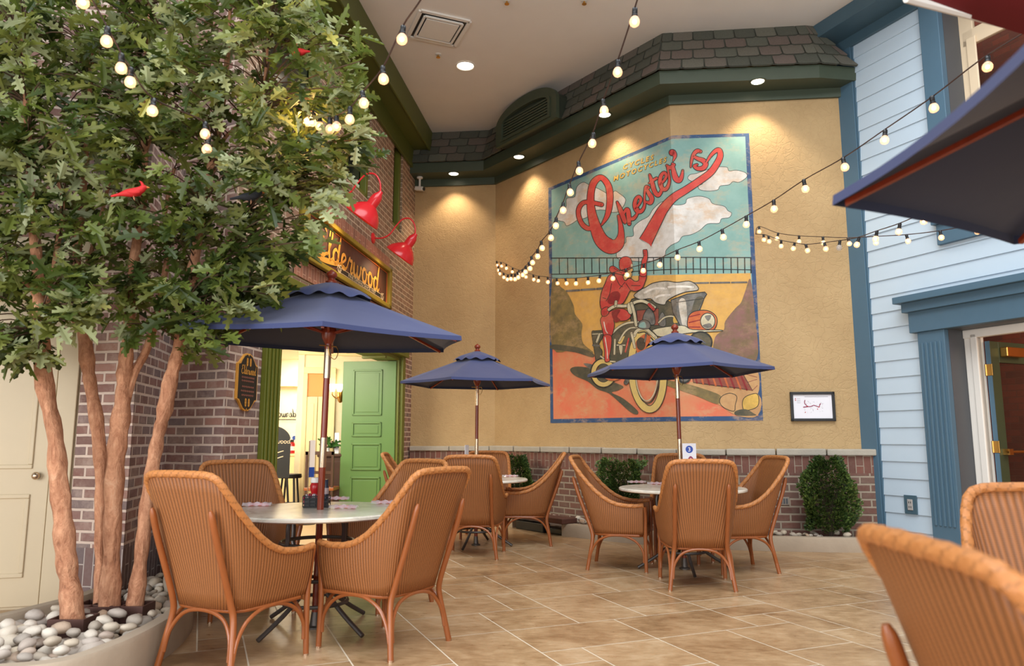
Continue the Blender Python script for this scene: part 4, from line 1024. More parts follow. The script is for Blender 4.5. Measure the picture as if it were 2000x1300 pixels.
# ---------------------------------------------------------------- red gooseneck lamps on the brick
def gooseneck(su, sv, label):
    p = onL(su, sv); s = sL(p); root = thing('gooseneck_lamp', label, 'lamp', p, group='red gooseneck lamps over the sign')
    root.matrix_world = Matrix.Translation(p) @ Matrix(((NL.x, DL.x, 0, 0), (NL.y, DL.y, 0, 0), (0, 0, 1, 0), (0, 0, 0, 1)))  # local x = out from the wall
    MB().lathe([(.075, 0), (.075, .012), (.055, .026), (.02, .03)], 24, Matrix.Rotation(pi/2, 4, 'Y')).build('wall_plate', RED, root, smooth=True)
    mb = MB(); mb.tube(cr([(.02, 0, .0), (.14, 0, .0), (.24, 0, .05), (.33, 0, .17), (.42, 0, .255), (.52, 0, .255), (.585, 0, .16), (.595, 0, .04), (.59, 0, 0)], 6), .0105, 10); mb.build('arm', RED, root, smooth=True)
    M = Matrix.Translation((.59, 0, .02)) @ Matrix.Rotation(radians(36), 4, 'Y') @ Matrix.Scale(1.42, 4)
    MB().lathe([(.016, .02), (.022, .0), (.040, -.03), (.045, -.06), (.045, -.115), (.060, -.125), (.090, -.15), (.130, -.195), (.148, -.235), (.152, -.25), (.145, -.248), (.12, -.20), (.07, -.15), (.03, -.13), (0, -.13)], 36, M).build('shade', RED, root, smooth=True)
    MB().ball((0, 0, -.17), .032, 12, M=M).build('bulb', LIT, root, smooth=True)
    q = root.matrix_world @ (M @ Vector((0, 0, -.26)))
    ld = bpy.data.lights.new('barn_light', 'SPOT'); ld.energy = 26; ld.color = (1, .74, .45); ld.spot_size = radians(130); ld.spot_blend = .8; ld.shadow_soft_size = .06
    lo = bpy.data.objects.new('barn_light', ld); COL.objects.link(lo); lo.location = q; tgt = Vector((p.x, p.y, 3.0))+Vector((NL.x, NL.y, 0))*.1; lo.rotation_euler = (tgt-q).to_track_quat('-Z', 'Y').to_euler()
gooseneck(645, 385, 'red gooseneck lamp above the middle of the sign, partly in the leaves')
gooseneck(728, 465, 'red gooseneck lamp above the right end of the sign')

# ---------------------------------------------------------------- stroke lettering and flat painting tools
def ribbon(pts, w, n=6, closed=False, grow=0.0, endcap=True):
    """outline polygon of a brush stroke: pts (x,y), widths w"""
    W = w if isinstance(w, (list, tuple)) else [w]*len(pts)
    C = cr([(p[0], p[1], ww) for p, ww in zip(pts, W)], n, closed); L = []; R = []
    N = len(C)
    for i, c in enumerate(C):
        if closed: a, b = C[i-1], C[(i+1) % N]
        else: a, b = C[max(0, i-1)], C[min(N-1, i+1)]
        dx, dy = b[0]-a[0], b[1]-a[1]; l = hypot(dx, dy) or 1; h = max(1e-4, c[2])/2+grow
        L.append((c[0]-dy/l*h, c[1]+dx/l*h)); R.append((c[0]+dy/l*h, c[1]-dx/l*h))
    quads = [(L[i], L[i+1], R[i+1], R[i]) for i in range(N-1)]
    if closed: quads.append((L[-1], L[0], R[0], R[-1]))
    caps = []
    if endcap and not closed:
        for c in (C[0], C[-1]):
            h = max(1e-4, c[2])/2+grow; caps.append([(c[0]+h*cos(2*pi*i/14), c[1]+h*sin(2*pi*i/14)) for i in range(14)])
    return quads+caps
def text2d(txt, size=1., shear=0, gap=1., bold=.012):
    cu = bpy.data.curves.new('t', 'FONT'); cu.body = txt; cu.size = size; cu.shear = shear; cu.space_character = gap; cu.align_x = 'CENTER'; cu.resolution_u = 3; cu.offset = bold*size
    o = bpy.data.objects.new('t', cu); COL.objects.link(o); dg = bpy.context.evaluated_depsgraph_get(); me = bpy.data.meshes.new_from_object(o.evaluated_get(dg))
    polys = [[tuple(me.vertices[i].co.xy) for i in p.vertices] for p in me.polygons]
    bpy.data.objects.remove(o); bpy.data.curves.remove(cu); bpy.data.meshes.remove(me); return polys
def flat(mb, polys, M, off=0, m=0, flip=False):
    """2D polys (x right, y up) into frame M, whose +y points out of the surface and z up"""
    for p in polys: mb.poly([M @ Vector((x, off, y)) for x, y in (p[::-1] if flip else p)], None, m)
SCRIPT = {  # single-stroke script letters, advance and strokes (x, y, width)
 'E': (.62, [[(.55, .78, .05), (.45, .88, .07), (.30, .86, .09), (.24, .72, .09), (.34, .58, .07), (.44, .54, .05)], [(.40, .55, .05), (.22, .50, .08), (.12, .30, .10), (.22, .08, .11), (.42, .04, .09), (.60, .16, .05)]]),
 'l': (.24, [[(.0, .12, .04), (.12, .40, .05), (.22, .75, .06), (.20, .92, .05), (.12, .88, .06), (.09, .55, .08), (.09, .15, .08), (.16, .02, .06), (.26, .14, .04)]]),
 'd': (.40, [[(.28, .36, .05), (.16, .44, .06), (.05, .28, .09), (.08, .06, .08), (.18, .03, .06), (.28, .22, .06)], [(.40, .95, .05), (.35, .7, .08), (.29, .35, .09), (.28, .1, .08), (.34, .02, .06), (.42, .14, .04)]]),
 'e': (.34, [[(-.02, .12, .04), (.14, .22, .05), (.26, .36, .06), (.20, .46, .06), (.10, .40, .08), (.06, .20, .09), (.12, .04, .08), (.24, .04, .06), (.36, .16, .04)]]),
 'r': (.32, [[(0, .14, .04), (.10, .42, .05), (.14, .48, .05), (.16, .40, .06), (.26, .42, .07), (.24, .26, .08), (.20, .10, .08), (.26, .02, .06), (.34, .14, .04)]]),
 'w': (.50, [[(0, .16, .04), (.06, .42, .07), (.06, .12, .09), (.14, .02, .08), (.23, .18, .07), (.25, .42, .07), (.24, .12, .09), (.32, .02, .08), (.42, .20, .07), (.44, .42, .06), (.52, .36, .04)]]),
 'o': (.36, [[(.24, .44, .06), (.12, .44, .08), (.05, .24, .09), (.11, .04, .09), (.24, .06, .08), (.29, .28, .07), (.22, .44, .05), (.30, .36, .04), (.38, .34, .04)]]),
}
def script(word, sx=1., sy=1., grow=0, x0=0., bold=1.):
    polys = []; x = x0
    for ch in word:
        adv, st = SCRIPT[ch]
        for s in st: polys += ribbon([((x+a)*sx, b*sy) for a, b, w in s], [w*sy*bold for a, b, w in s], 6, grow=grow)
        x += adv
    return polys, x*sx
# the big wooden sign over the portal
so_ = thing('shop_sign', 'dark wooden sign with gold script over the green portal', 'sign')
sw = sg['s1']-sg['s0']; shh = sg['z1']-sg['z0']; Ms = basis(LW(sg['s1']), LW(sg['s0'])); Ms = Ms @ Matrix.Translation((0, 0, sg['z0']))
mb = MB(); mb.box((sw/2, .02, shh/2), (sw, .04, shh), Ms); mb.build('sign_board', SIGNW, so_)
mb = MB()
for c, d in (((sw/2, .04, .03), (sw, .10, .06)), ((sw/2, .04, shh-.03), (sw, .10, .06)), ((.05, .04, shh/2), (.10, .10, shh)), ((sw-.05, .04, shh/2), (.10, .10, shh))): mb.box(c, d, Ms)
mb.build('sign_frame', plain('sign_olive', S(150, 128, 34), .45), so_, bevel=.008)
mb = MB()
for c, d in (((sw/2, .044, .075), (sw-.2, .01, .012)), ((sw/2, .044, shh-.075), (sw-.2, .01, .012)), ((.115, .044, shh/2), (.02, .01, shh-.14)), ((sw-.115, .044, shh/2), (.02, .01, shh-.14))): mb.box(c, d, Ms)
mb.build('inner_bead', plain('copper_bead', S(200, 104, 48), .4), so_)
polys, W_ = script('Elderwood'); kx = 2.36/W_
Mt = Ms @ Matrix.Translation((sw-.50-2.36, 0, .155)); 
def sgl(grow): return script('Elderwood', kx, .40, grow=grow, bold=1.55)[0]
mb = MB(); flat(mb, sgl(.012), Mt, .043); flat(mb, ribbon([(.05, -.01), (.25, -.035), (.6, .0), (.9, .04), (1.05, .02)], [.03, .07, .07, .04, .01], 6, grow=.01), Mt, .043); mb.build('lettering_shadow', SIGNB, so_)
mb = MB(); flat(mb, sgl(0), Mt, .047); flat(mb, ribbon([(.05, -.01), (.25, -.035), (.6, .0), (.9, .04), (1.05, .02)], [.02, .06, .06, .035, .008], 6), Mt, .047, 0); mb.build('gold_lettering', GOLD, so_)
mb = MB(); mb.box((sw-1.20, .043, .122), (1.62, .006, .056), Ms); mb.build('tagline_band', SIGNB, so_)
mb = MB(); mb.box((sw-1.20, .047, .152), (1.70, .004, .006), Ms); mb.box((sw-1.20, .047, .092), (1.70, .004, .006), Ms)
flat(mb, [[(x*1.9, y) for x, y in p] for p in text2d('FINE DINING SINCE 1957', .052)], Ms @ Matrix.Translation((sw-1.20, 0, .104)), .049)
for sx in (sw-2.06, sw-.34):
    for q in (((-.07, 0), (-.03, .05), (.03, .02), (.0, -.03), (-.05, -.01)), ((.07, .02), (.03, -.03), (-.02, .0), (.02, .05), (.06, .06))): flat(mb, ribbon(q, .014, 5), Ms @ Matrix.Translation((sx, 0, .118)), .05)
mb.build('tagline', CREAMT, so_)
# black plaque by the jamb
pp0, pp1 = LW(sL(onL(459, 745))), LW(sL(onL(498, 745))); pw = (pp1-pp0).length; ph = .50; Mp = basis(pp0, pp1) @ Matrix.Translation((0, 0, 1.43))
half = [(0, 0), (.06, .0), (.16, .02), (.25, .055), (.36, .08), (.40, .085), (.44, .10), (.5, .10)]
def plq(g):
    H = ph; w = pw; e = g
    lo = [(e, .10+e*.3), (.10*w+e, .085+e), (.2*w, .055+e), (.32*w, .015+e), (.45*w, .0+e*.9), (.5*w, .02+e), (.55*w, .0+e*.9), (.68*w, .015+e), (.8*w, .055+e), (.90*w-e, .085+e), (w-e, .10+e*.3)]
    return lo+[(x, H-y) for x, y in lo[::-1]]
plo = thing('wall_plaque', 'black plaque with gold edge on the brick beside the portal', 'plaque')
def slab(mb, pts, M, o0, o1):
    k = len(mb.v); n = len(pts); mb.v += [tuple(M @ Vector((x, o0, y))) for x, y in pts]+[tuple(M @ Vector((x, o1, y))) for x, y in pts]
    mb.face(range(k, k+n)[::-1]); mb.face(range(k+n, k+2*n))
    for i in range(n): mb.face((k+i, k+(i+1) % n, k+n+(i+1) % n, k+n+i))
mb = MB(); slab(mb, plq(0), Mp, 0, .022); mb.build('gilt_border', GOLD, plo); mb = MB(); slab(mb, plq(.013), Mp, .01, .025); mb.build('plaque_face', SIGNB, plo)
pol, W_ = script('Elderwood'); mb = MB(); flat(mb, script('Elderwood', (pw-.09)/W_, .085)[0], Mp @ Matrix.Translation((.045, 0, ph-.185)), .027)
for x in (.42, .58):
    for z in (.075, ph-.075): flat(mb, ribbon([(x*pw, z-.022), (x*pw, z+.018)], .032, 3), Mp, .027)
mb.build('gold_script', GOLD, plo)
r = random.Random(3)
for row, z in enumerate((.285, .255, .205, .168, .132)):
    x = .06+r.uniform(0, .02); mb = MB()
    while x < pw-.08: l = r.uniform(.012, .03); flat(mb, ribbon([(x, z), (x+l*.3, z+.009), (x+l*.6, z-.003), (x+l, z+.006)], .008, 3), Mp, .027); x += l+.010
    mb.build('text_line', TXTR, plo)

# ---------------------------------------------------------------- the painted mural
NP = {}
def paint(name, c1, c2=None, tan=.25, scale=7):
    if name in NP: return NP[name]
    m = NT('mural_'+name); o = m.obj(); n = m.noise(scale, 5, .65, vec=o); n2 = m.noise(3.4, 7, .72, vec=m.n('ShaderNodeMapping', Vector=o, Scale=(1, 1, 1.8)).outputs[0])
    c = m.mix(m.n('ShaderNodeMapRange', Value=n, i1=.35, i2=.65).outputs[0], c1, c2 or sc(c1, .68)); f = m.n('ShaderNodeMapRange', Value=n2, i1=.50, i2=.62).outputs[0]
    m.col(m.mix(m.math('MULTIPLY', f, tan), c, S(206, 168, 124))); m.set(Roughness=.75); NP[name] = m.mat; return m.mat
mats = []; MI = {}
def pm(name, *a, **k):
    MI[name] = len(mats); mats.append(paint(name, *a, **k))
pm('border', S(56, 86, 124), S(48, 74, 112), tan=.45); pm('sky', S(122, 160, 152), S(138, 174, 166), tan=.30, scale=3); pm('yellow', S(222, 172, 88), S(206, 158, 86), tan=.3); pm('cloud', S(222, 218, 212), S(188, 180, 170), tan=.55, scale=4)
pm('ink', S(48, 48, 44), tan=.1); pm('red', S(204, 74, 64), S(186, 62, 56), tan=.18); pm('deepred', S(150, 44, 44), tan=.05); pm('ground', S(214, 142, 100), S(222, 112, 82), tan=.5, scale=3); pm('olive', S(140, 120, 72), S(112, 98, 66), tan=.3, scale=9)
pm('cream', S(214, 202, 168), S(180, 170, 140), tan=.1); pm('grey', S(128, 124, 116), S(84, 82, 78), tan=.1); pm('shadow', S(74, 74, 60), S(96, 88, 68), tan=.1); pm('orange', S(206, 112, 60), S(180, 84, 48), tan=.1); pm('tyre', S(222, 192, 108), S(202, 176, 112), tan=.1); pm('skin', S(226, 176, 110), tan=0); pm('brick', S(150, 84, 64), S(128, 64, 54), tan=.15); pm('tan', S(204, 160, 108), S(184, 138, 92), tan=.2); pm('pale', S(238, 228, 214), tan=0); pm('gold', S(230, 186, 92), tan=.1); pm('smoke', S(206, 196, 180), S(156, 146, 130), tan=.2, scale=9); pm('purplebrown', S(140, 100, 92), S(120, 100, 70), tan=.2, scale=9)
MURAL = MB(); LAYER = [0]
MO = [(0, 0, 1.)]
def bend_u(v): return 1308+(v-206)*.0345
def mput(polys, name, T=None):
    """polygons in photo pixels (or crop pixels through T), laid on the two wall facets, each call one coat further out"""
    LAYER[0] += 1; off = .003+LAYER[0]*.00009
    for p in polys:
        if T: p = [(T[0]+x/T[2], T[1]+y/T[2]) for x, y in p]
        bm = bmesh.new(); vs = [bm.verts.new((x, y, 0)) for x, y in p]
        try: bm.faces.new(vs)
        except ValueError: bm.free(); continue
        for u in (0,):
            bmesh.ops.bisect_plane(bm, geom=bm.verts[:]+bm.edges[:]+bm.faces[:], plane_co=(bend_u(206), 206, 0), plane_no=Vector((1, -.0345, 0)).normalized())
        bmesh.ops.triangulate(bm, faces=bm.faces[:])
        k = len(MURAL.v)
        bm.verts.index_update()
        for f in bm.faces:
            cu = sum(v.co.x for v in f.verts)/3; cv = sum(v.co.y for v in f.verts)/3; left = cu < bend_u(cv)
            a, b, n = (P1, P2, n2) if left else (P2, P3, n3)
            q = [onp(v.co.x, v.co.y, a+n*off, b+n*off) for v in f.verts]
            nn = (q[1]-q[0]).cross(q[2]-q[0])
            if nn.x*n.x+nn.y*n.y < 0: q = q[::-1]
            MURAL.poly(q, None, MI[name])
        bm.free()
A_ = (1040, 240, 4.0625); B_ = (1040, 480, 3.6104); C_ = (1100, 260, 5.0); D_ = (1220, 260, 5.654); E_ = (1130, 480, 4.645); G_ = (1160, 560, 5.2)
def fillc(pts, name, T=None, n=4, smooth=True): mput([cr(pts, n, True) if smooth else pts], name, T)
def outl(pts, name, w, T=None, n=4): mput(ribbon(pts, w, n, closed=True), name, T)
def both(pts, name, T, w=5, ink='ink', n=4): fillc(pts, name, T, n); outl(pts, ink, w, T, n)
def strk(pts, w, name, T=None, n=5, ink=0):
    if ink: mput(ribbon(pts, w, n, grow=ink), 'ink', T)
    mput(ribbon(pts, w, n), name, T)
def ell(cx, cy, rx, ry, n=36, rot=0): return [(cx+rx*cos(2*pi*i/n)*cos(rot)-ry*sin(2*pi*i/n)*sin(rot), cy+rx*cos(2*pi*i/n)*sin(rot)+ry*sin(2*pi*i/n)*cos(rot)) for i in range(n)]
mput([[(1071, 367), (1313, 264.5), (1463, 260), (1490.5, 821), (1333, 822), (1075, 826)]], 'border')
mput([[(1077, 371), (1313, 271), (1455.5, 266.5), (1481, 812), (1333, 813), (1081, 818)]], 'sky')
mput([[(1078, 545), (1150, 541), (1290, 537), (1466, 533), (1474, 700), (1080, 700)]], 'yellow')
mput([[(1079, 680), (1160, 692), (1300, 720), (1400, 745), (1476, 760), (1481, 812), (1333, 813), (1081, 818)]], 'ground')
# clouds
both([(195, 765), (215, 690), (265, 670), (270, 600), (335, 585), (350, 510), (400, 470), (450, 490), (520, 520), (590, 560), (620, 590), (650, 540), (690, 560), (740, 610), (700, 690), (640, 710), (560, 690), (480, 700), (430, 750), (360, 770), (310, 800), (270, 815), (250, 785)], 'cloud', A_, 4)
both([(665, 1050), (690, 970), (740, 950), (745, 905), (800, 895), (800, 830), (850, 780), (920, 740), (960, 680), (1040, 620), (1130, 650), (1210, 640), (1230, 600), (1320, 580), (1400, 600), (1430, 640), (1520, 660), (1550, 695), (1580, 715), (1560, 750), (1500, 760), (1480, 795), (1390, 800), (1330, 850), (1260, 885), (1190, 900), (1160, 940), (1100, 970), (1060, 1010), (1050, 1050), (990, 1085), (900, 1100), (780, 1095), (700, 1090)], 'cloud', A_, 4)
both([(1232, 440), (1250, 410), (1300, 400), (1360, 380), (1450, 350), (1540, 350), (1560, 380), (1620, 375), (1690, 395), (1700, 430), (1640, 470), (1590, 465), (1560, 490), (1490, 500), (1470, 530), (1400, 540), (1330, 530), (1315, 500), (1350, 480), (1270, 465)], 'cloud', A_, 4)
# viaduct railing
strk([(150, 1072), (700, 1070), (1150, 1066), (1735, 1068)], 8, 'ink', A_); strk([(150, 1200), (600, 1190), (1150, 1160), (1735, 1165)], 7, 'ink', A_)
for i, x in enumerate([212, 278, 344, 408, 470, 530, 590, 640, 842, 900, 960, 1040, 1095, 1155, 1218, 1275, 1332, 1385, 1448, 1513, 1575, 1627, 1683, 1732]): strk([(x, 1070), (x+2, 1195 if x < 1160 else 1188)], 7 if x < 1000 else 9, 'ink', A_, 2)
strk([(240, 318), (330, 312)], 15, 'grey', B_, 2); strk([(345, 310), (440, 304)], 15, 'grey', B_, 2); strk([(455, 303), (500, 299)], 15, 'grey', B_, 2); strk([(1140, 262), (1240, 260)], 12, 'grey', B_, 2); strk([(1255, 260), (1390, 258)], 12, 'grey', B_, 2); strk([(1405, 258), (1510, 256)], 12, 'grey', B_, 2)
# hedges and verge
fillc([(138, 255), (200, 290), (245, 330), (290, 420), (300, 480), (350, 550), (345, 620), (360, 690), (430, 755), (300, 730), (138, 715)], 'olive', B_); fillc([(138, 695), (260, 705), (360, 725), (430, 760), (420, 785), (300, 750), (138, 728)], 'shadow', B_)
fillc([(1538, 235), (1500, 320), (1470, 400), (1430, 440), (1360, 530), (1350, 590), (1290, 640), (1280, 760), (1400, 790), (1582, 800), (1570, 500)], 'purplebrown', B_)
fillc([(1482, 865), (1588, 880), (1588, 1045), (1480, 1010), (1440, 900)], 'tan', B_); fillc([(1110, 960), (1300, 985), (1588, 1040), (1588, 1195), (1440, 1195), (1300, 1110), (1150, 1040)], 'tan', B_)
fillc([(780, 905), (920, 940), (1100, 975), (1300, 1040), (1330, 1075), (1300, 1115), (1150, 1055), (950, 985)], 'olive', B_)
for p in ([(1485, 900), (1582, 925)], [(1520, 960), (1582, 940)], [(1550, 1020), (1585, 985)]): strk(p, 5, 'brick', B_, 2)
both([(1320, 1100), (1335, 1060), (1390, 1038), (1440, 1060), (1430, 1120), (1420, 1165), (1350, 1140)], 'tan', B_, 5); both([(1490, 1075), (1530, 1050), (1588, 1045), (1588, 1130), (1500, 1160), (1480, 1120)], 'gold', B_, 5); fillc([(1430, 1165), (1500, 1150), (1560, 1180), (1570, 1195), (1440, 1195)], 'shadow', B_)
# long shadow on the road
fillc([(265, 870), (320, 850), (440, 872), (540, 945), (640, 990), (600, 1020), (560, 1035), (640, 1075), (740, 1160), (735, 1188), (690, 1170), (610, 1100), (540, 1040), (460, 1010), (390, 955), (300, 915)], 'shadow', B_)
fillc([(360, 830), (420, 835), (460, 870), (420, 875)], 'grey', B_)
# locomotive
both([(690, 395), (760, 370), (830, 385), (960, 390), (1010, 450), (1060, 590), (900, 610), (720, 600)], 'shadow', B_, 6)
both([(735, 455), (890, 440), (890, 560), (740, 560)], 'brick', B_, 5, n=1)
both([(780, 500), (800, 455), (820, 440), (845, 455), (862, 500), (858, 555), (782, 545)], 'grey', B_, 5); both([(893, 505), (915, 467), (938, 505), (936, 565), (893, 560)], 'grey', B_, 4)
strk([(890, 540), (930, 505), (975, 495), (1000, 505), (1000, 540)], 10, 'cream', B_, ink=3); fillc([(995, 500), (1015, 485), (1028, 535), (995, 540)], 'gold', B_)
both([(975, 382), (1215, 325), (1210, 370), (1180, 450), (1135, 570), (1060, 592), (1040, 560)], 'grey', B_, 7, n=2); fillc([(1030, 395), (1080, 385), (1090, 560), (1060, 570)], 'smoke', B_); fillc([(1150, 370), (1205, 365), (1170, 450), (1130, 560), (1120, 480)], 'shadow', B_); strk([(1015, 398), (1208, 370)], 5, 'ink', B_, 2)
both([(715, 350), (760, 310), (800, 290), (850, 262), (940, 248), (1020, 257), (1100, 248), (1150, 270), (1168, 310), (1080, 325), (1010, 350), (950, 385), (930, 415), (870, 402), (830, 372), (760, 378)], 'smoke', B_, 6); 
for p in ([(790, 330), (860, 300), (940, 300)], [(960, 290), (1050, 285), (1130, 290)], [(860, 370), (900, 350), (980, 345)]): strk(p, 14, 'pale', B_)
both([(1098, 505), (1140, 462), (1230, 455), (1290, 490), (1302, 540), (1280, 590), (1230, 603), (1105, 585)], 'orange', B_, 6)
for y in (500, 540, 572): strk([(1105, y), (1180, y-18 if y < 560 else y)], 8, 'deepred', B_, 2)
mput([ell(1236, 530, 54, 60)], 'ink', B_); mput([ell(1236, 530, 48, 54)], 'cream', B_); fillc([(1215, 495), (1260, 490), (1240, 530)], 'grey', B_); fillc([(1200, 560), (1250, 545), (1265, 570), (1230, 580)], 'grey', B_)
both([(850, 590), (1050, 560), (1130, 590), (1320, 592), (1320, 602), (1120, 612), (900, 640)], 'cream', B_, 5)
mput([ell(1185, 680, 86, 80)], 'ink', B_); mput([ell(1185, 680, 74, 68)], 'shadow', B_)
both([(1120, 868), (1200, 880), (1465, 868), (1552, 1020), (1440, 1000), (1300, 985), (1135, 962)], 'brick', B_, 5, n=1)
for i in range(9): strk([(1135+i*40, 875), (1160+i*44, 965+i*6)], 13, 'orange' if i % 2 else 'deepred', B_, 2)
for c in ((960, 905, 38), (1070, 920, 50)): mput([ell(c[0], c[1], c[2], c[2])], 'ink', B_); mput([ell(c[0], c[1], c[2]*.72, c[2]*.72)], 'grey', B_); strk([(c[0]-c[2], c[1]+15), (c[0]+c[2], c[1]+5)], 8, 'cream', B_, 2)
# motorcycle
both([(120, 780), (150, 770), (220, 772), (215, 830), (180, 900), (215, 960), (180, 1080), (160, 1060), (140, 930), (130, 870)], 'shadow', E_, 6); strk([(125, 800), (215, 795)], 8, 'cream', E_, 2); strk([(130, 900), (190, 905)], 16, 'grey', E_, 2); strk([(190, 800), (165, 870)], 18, 'cream', E_, 2, ink=3)
mput(ribbon(ell(500, 895, 72, 84), 44, 2, True), 'ink', B_); mput(ribbon(ell(500, 895, 70, 82), 30, 2, True), 'tyre', B_); mput([ell(500, 880, 40, 50)], 'shadow', B_)
both([(300, 790), (400, 715), (520, 688), (575, 740), (520, 850), (470, 980), (400, 1080), (300, 1060), (270, 930)], 'shadow', E_, 5)
strk([(200, 1000), (260, 1040), (330, 1050)], 14, 'cream', E_, ink=3); strk([(330, 850), (325, 980)], 16, 'cream', E_, 2, ink=3); strk([(350, 900), (420, 900)], 12, 'cream', E_, 2, ink=3); both([(365, 905), (400, 905), (395, 970), (380, 985)], 'cream', E_, 4); both([(355, 880), (375, 840), (420, 815), (400, 870), (380, 890)], 'tyre', E_, 4)
strk([(455, 840), (425, 960)], 14, 'red', E_, 2, ink=3); strk([(300, 800), (360, 740), (440, 700), (540, 690)], 16, 'cream', E_, ink=4); strk([(370, 860), (420, 780), (470, 745), (530, 740)], 14, 'cream', E_, ink=3)
# front wheel: big foreshortened tyre
fw = [(810+112*cos(t)+16*sin(t), 880+272*sin(t)) for t in [2*pi*i/48 for i in range(48)]]
mput(ribbon(fw, 56, 1, True), 'ink', B_); mput(ribbon(fw, 46, 1, True), 'tyre', B_); mput(ribbon([(810+86*cos(t), 872+236*sin(t)) for t in [2*pi*i/48 for i in range(48)]], 9, 1, True), 'ink', B_)
mput(ribbon([(806+80*cos(t), 870+222*sin(t)) for t in [2*pi*i/48 for i in range(48)]], 8, 1, True), 'cream', B_)
fillc([(725, 690), (760, 640), (800, 620), (835, 640), (800, 720), (750, 770)], 'orange', B_); mput([ell(765, 690, 32, 46)], 'ink', B_)
strk([(505, 815), (520, 780), (555, 755), (605, 750), (650, 785), (700, 830)], 26, 'cream', E_, ink=4); strk([(540, 790), (600, 780), (640, 810)], 10, 'ink', E_)
strk([(480, 790), (510, 920)], 20, 'cream', E_, 2, ink=4); strk([(615, 790), (600, 870)], 12, 'grey', E_, 2, ink=3); strk([(390, 1100), (440, 1200), (430, 1240)], 34, 'grey', E_, ink=4); strk([(220, 1180), (300, 1215), (380, 1190), (385, 1150)], 18, 'orange', E_, ink=3)
both([(540, 740), (545, 695), (590, 670), (640, 690), (650, 740), (600, 755)], 'grey', E_, 6); fillc([(550, 735), (560, 700), (600, 690), (610, 740)], 'sky', E_)
# rider
both([(270, 600), (380, 568), (440, 588), (475, 632), (440, 672), (380, 680), (320, 662), (325, 720), (300, 815), (235, 820), (212, 740), (200, 660)], 'red', E_, 6)
fillc([(300, 600), (380, 580), (350, 640), (380, 670), (330, 690)], 'deepred', E_)
both([(222, 820), (296, 815), (296, 920), (280, 1000), (282, 1042), (240, 1048), (235, 950)], 'red', E_, 6); strk([(240, 830), (258, 940), (262, 1020)], 8, 'pale', E_); strk([(230, 690), (245, 760), (262, 790)], 9, 'pale', E_)
both([(272, 270), (330, 250), (400, 262), (420, 315), (465, 292), (510, 320), (545, 312), (552, 268), (615, 268), (602, 330), (575, 385), (515, 412), (470, 405), (440, 460), (400, 522), (330, 548), (262, 562), (215, 582), (195, 530), (200, 450), (218, 390), (240, 340)], 'red', E_, 7)
fillc([(290, 430), (350, 410), (380, 450), (350, 520), (290, 530), (260, 500)], 'deepred', E_)
for p in ([(330, 270), (370, 350), (400, 370)], [(420, 330), (370, 390)], [(430, 340), (470, 400)], [(300, 340), (280, 440), (250, 500)], [(480, 360), (560, 360)], [(220, 470), (250, 480)]): strk(p, 6, 'ink', E_)
both([(215, 572), (262, 553), (280, 590), (255, 632), (218, 636), (205, 605)], 'red', E_, 6)
for x in (222, 236, 250): strk([(x, 590), (x+4, 625)], 5, 'deepred', E_, 2)
both([(555, 268), (568, 180), (574, 130), (590, 95), (584, 40), (604, 34), (622, 38), (626, 110), (612, 180), (616, 268)], 'red', E_, 6)
for y in (52, 68, 84): strk([(588, y), (606, y+2)], 4, 'ink', E_, 2)
both([(405, 285), (412, 255), (440, 225), (475, 205), (492, 205), (492, 226), (478, 238), (484, 252), (474, 285), (450, 290), (438, 302), (420, 312)], 'skin', E_, 5)
both([(278, 215), (288, 188), (320, 184), (378, 222), (425, 235), (405, 262), (340, 250), (296, 240)], 'red', E_, 6); strk([(320, 200), (390, 245)], 5, 'ink', E_, 2)
both([(368, 170), (372, 130), (400, 102), (440, 97), (472, 115), (487, 160), (478, 200), (440, 222), (400, 228), (374, 205)], 'red', E_, 6); strk([(400, 222), (450, 205), (484, 165)], 7, 'deepred', E_); mput([ell(482, 180, 9, 18)], 'cream', E_)
# handlebars over the hands
strk([(275, 578), (300, 560), (345, 545), (420, 545), (470, 535), (520, 508), (580, 500), (640, 525), (690, 555)], 24, 'cream', E_, ink=5); strk([(640, 532), (680, 575)], 24, 'red', E_, 2, ink=4); strk([(335, 545), (340, 505)], 22, 'cream', E_, 2, ink=4)
both([(440, 540), (455, 515), (490, 510), (500, 560), (480, 620), (450, 600)], 'cream', E_, 5); strk([(480, 520), (505, 610), (522, 720)], 24, 'cream', E_, ink=5)
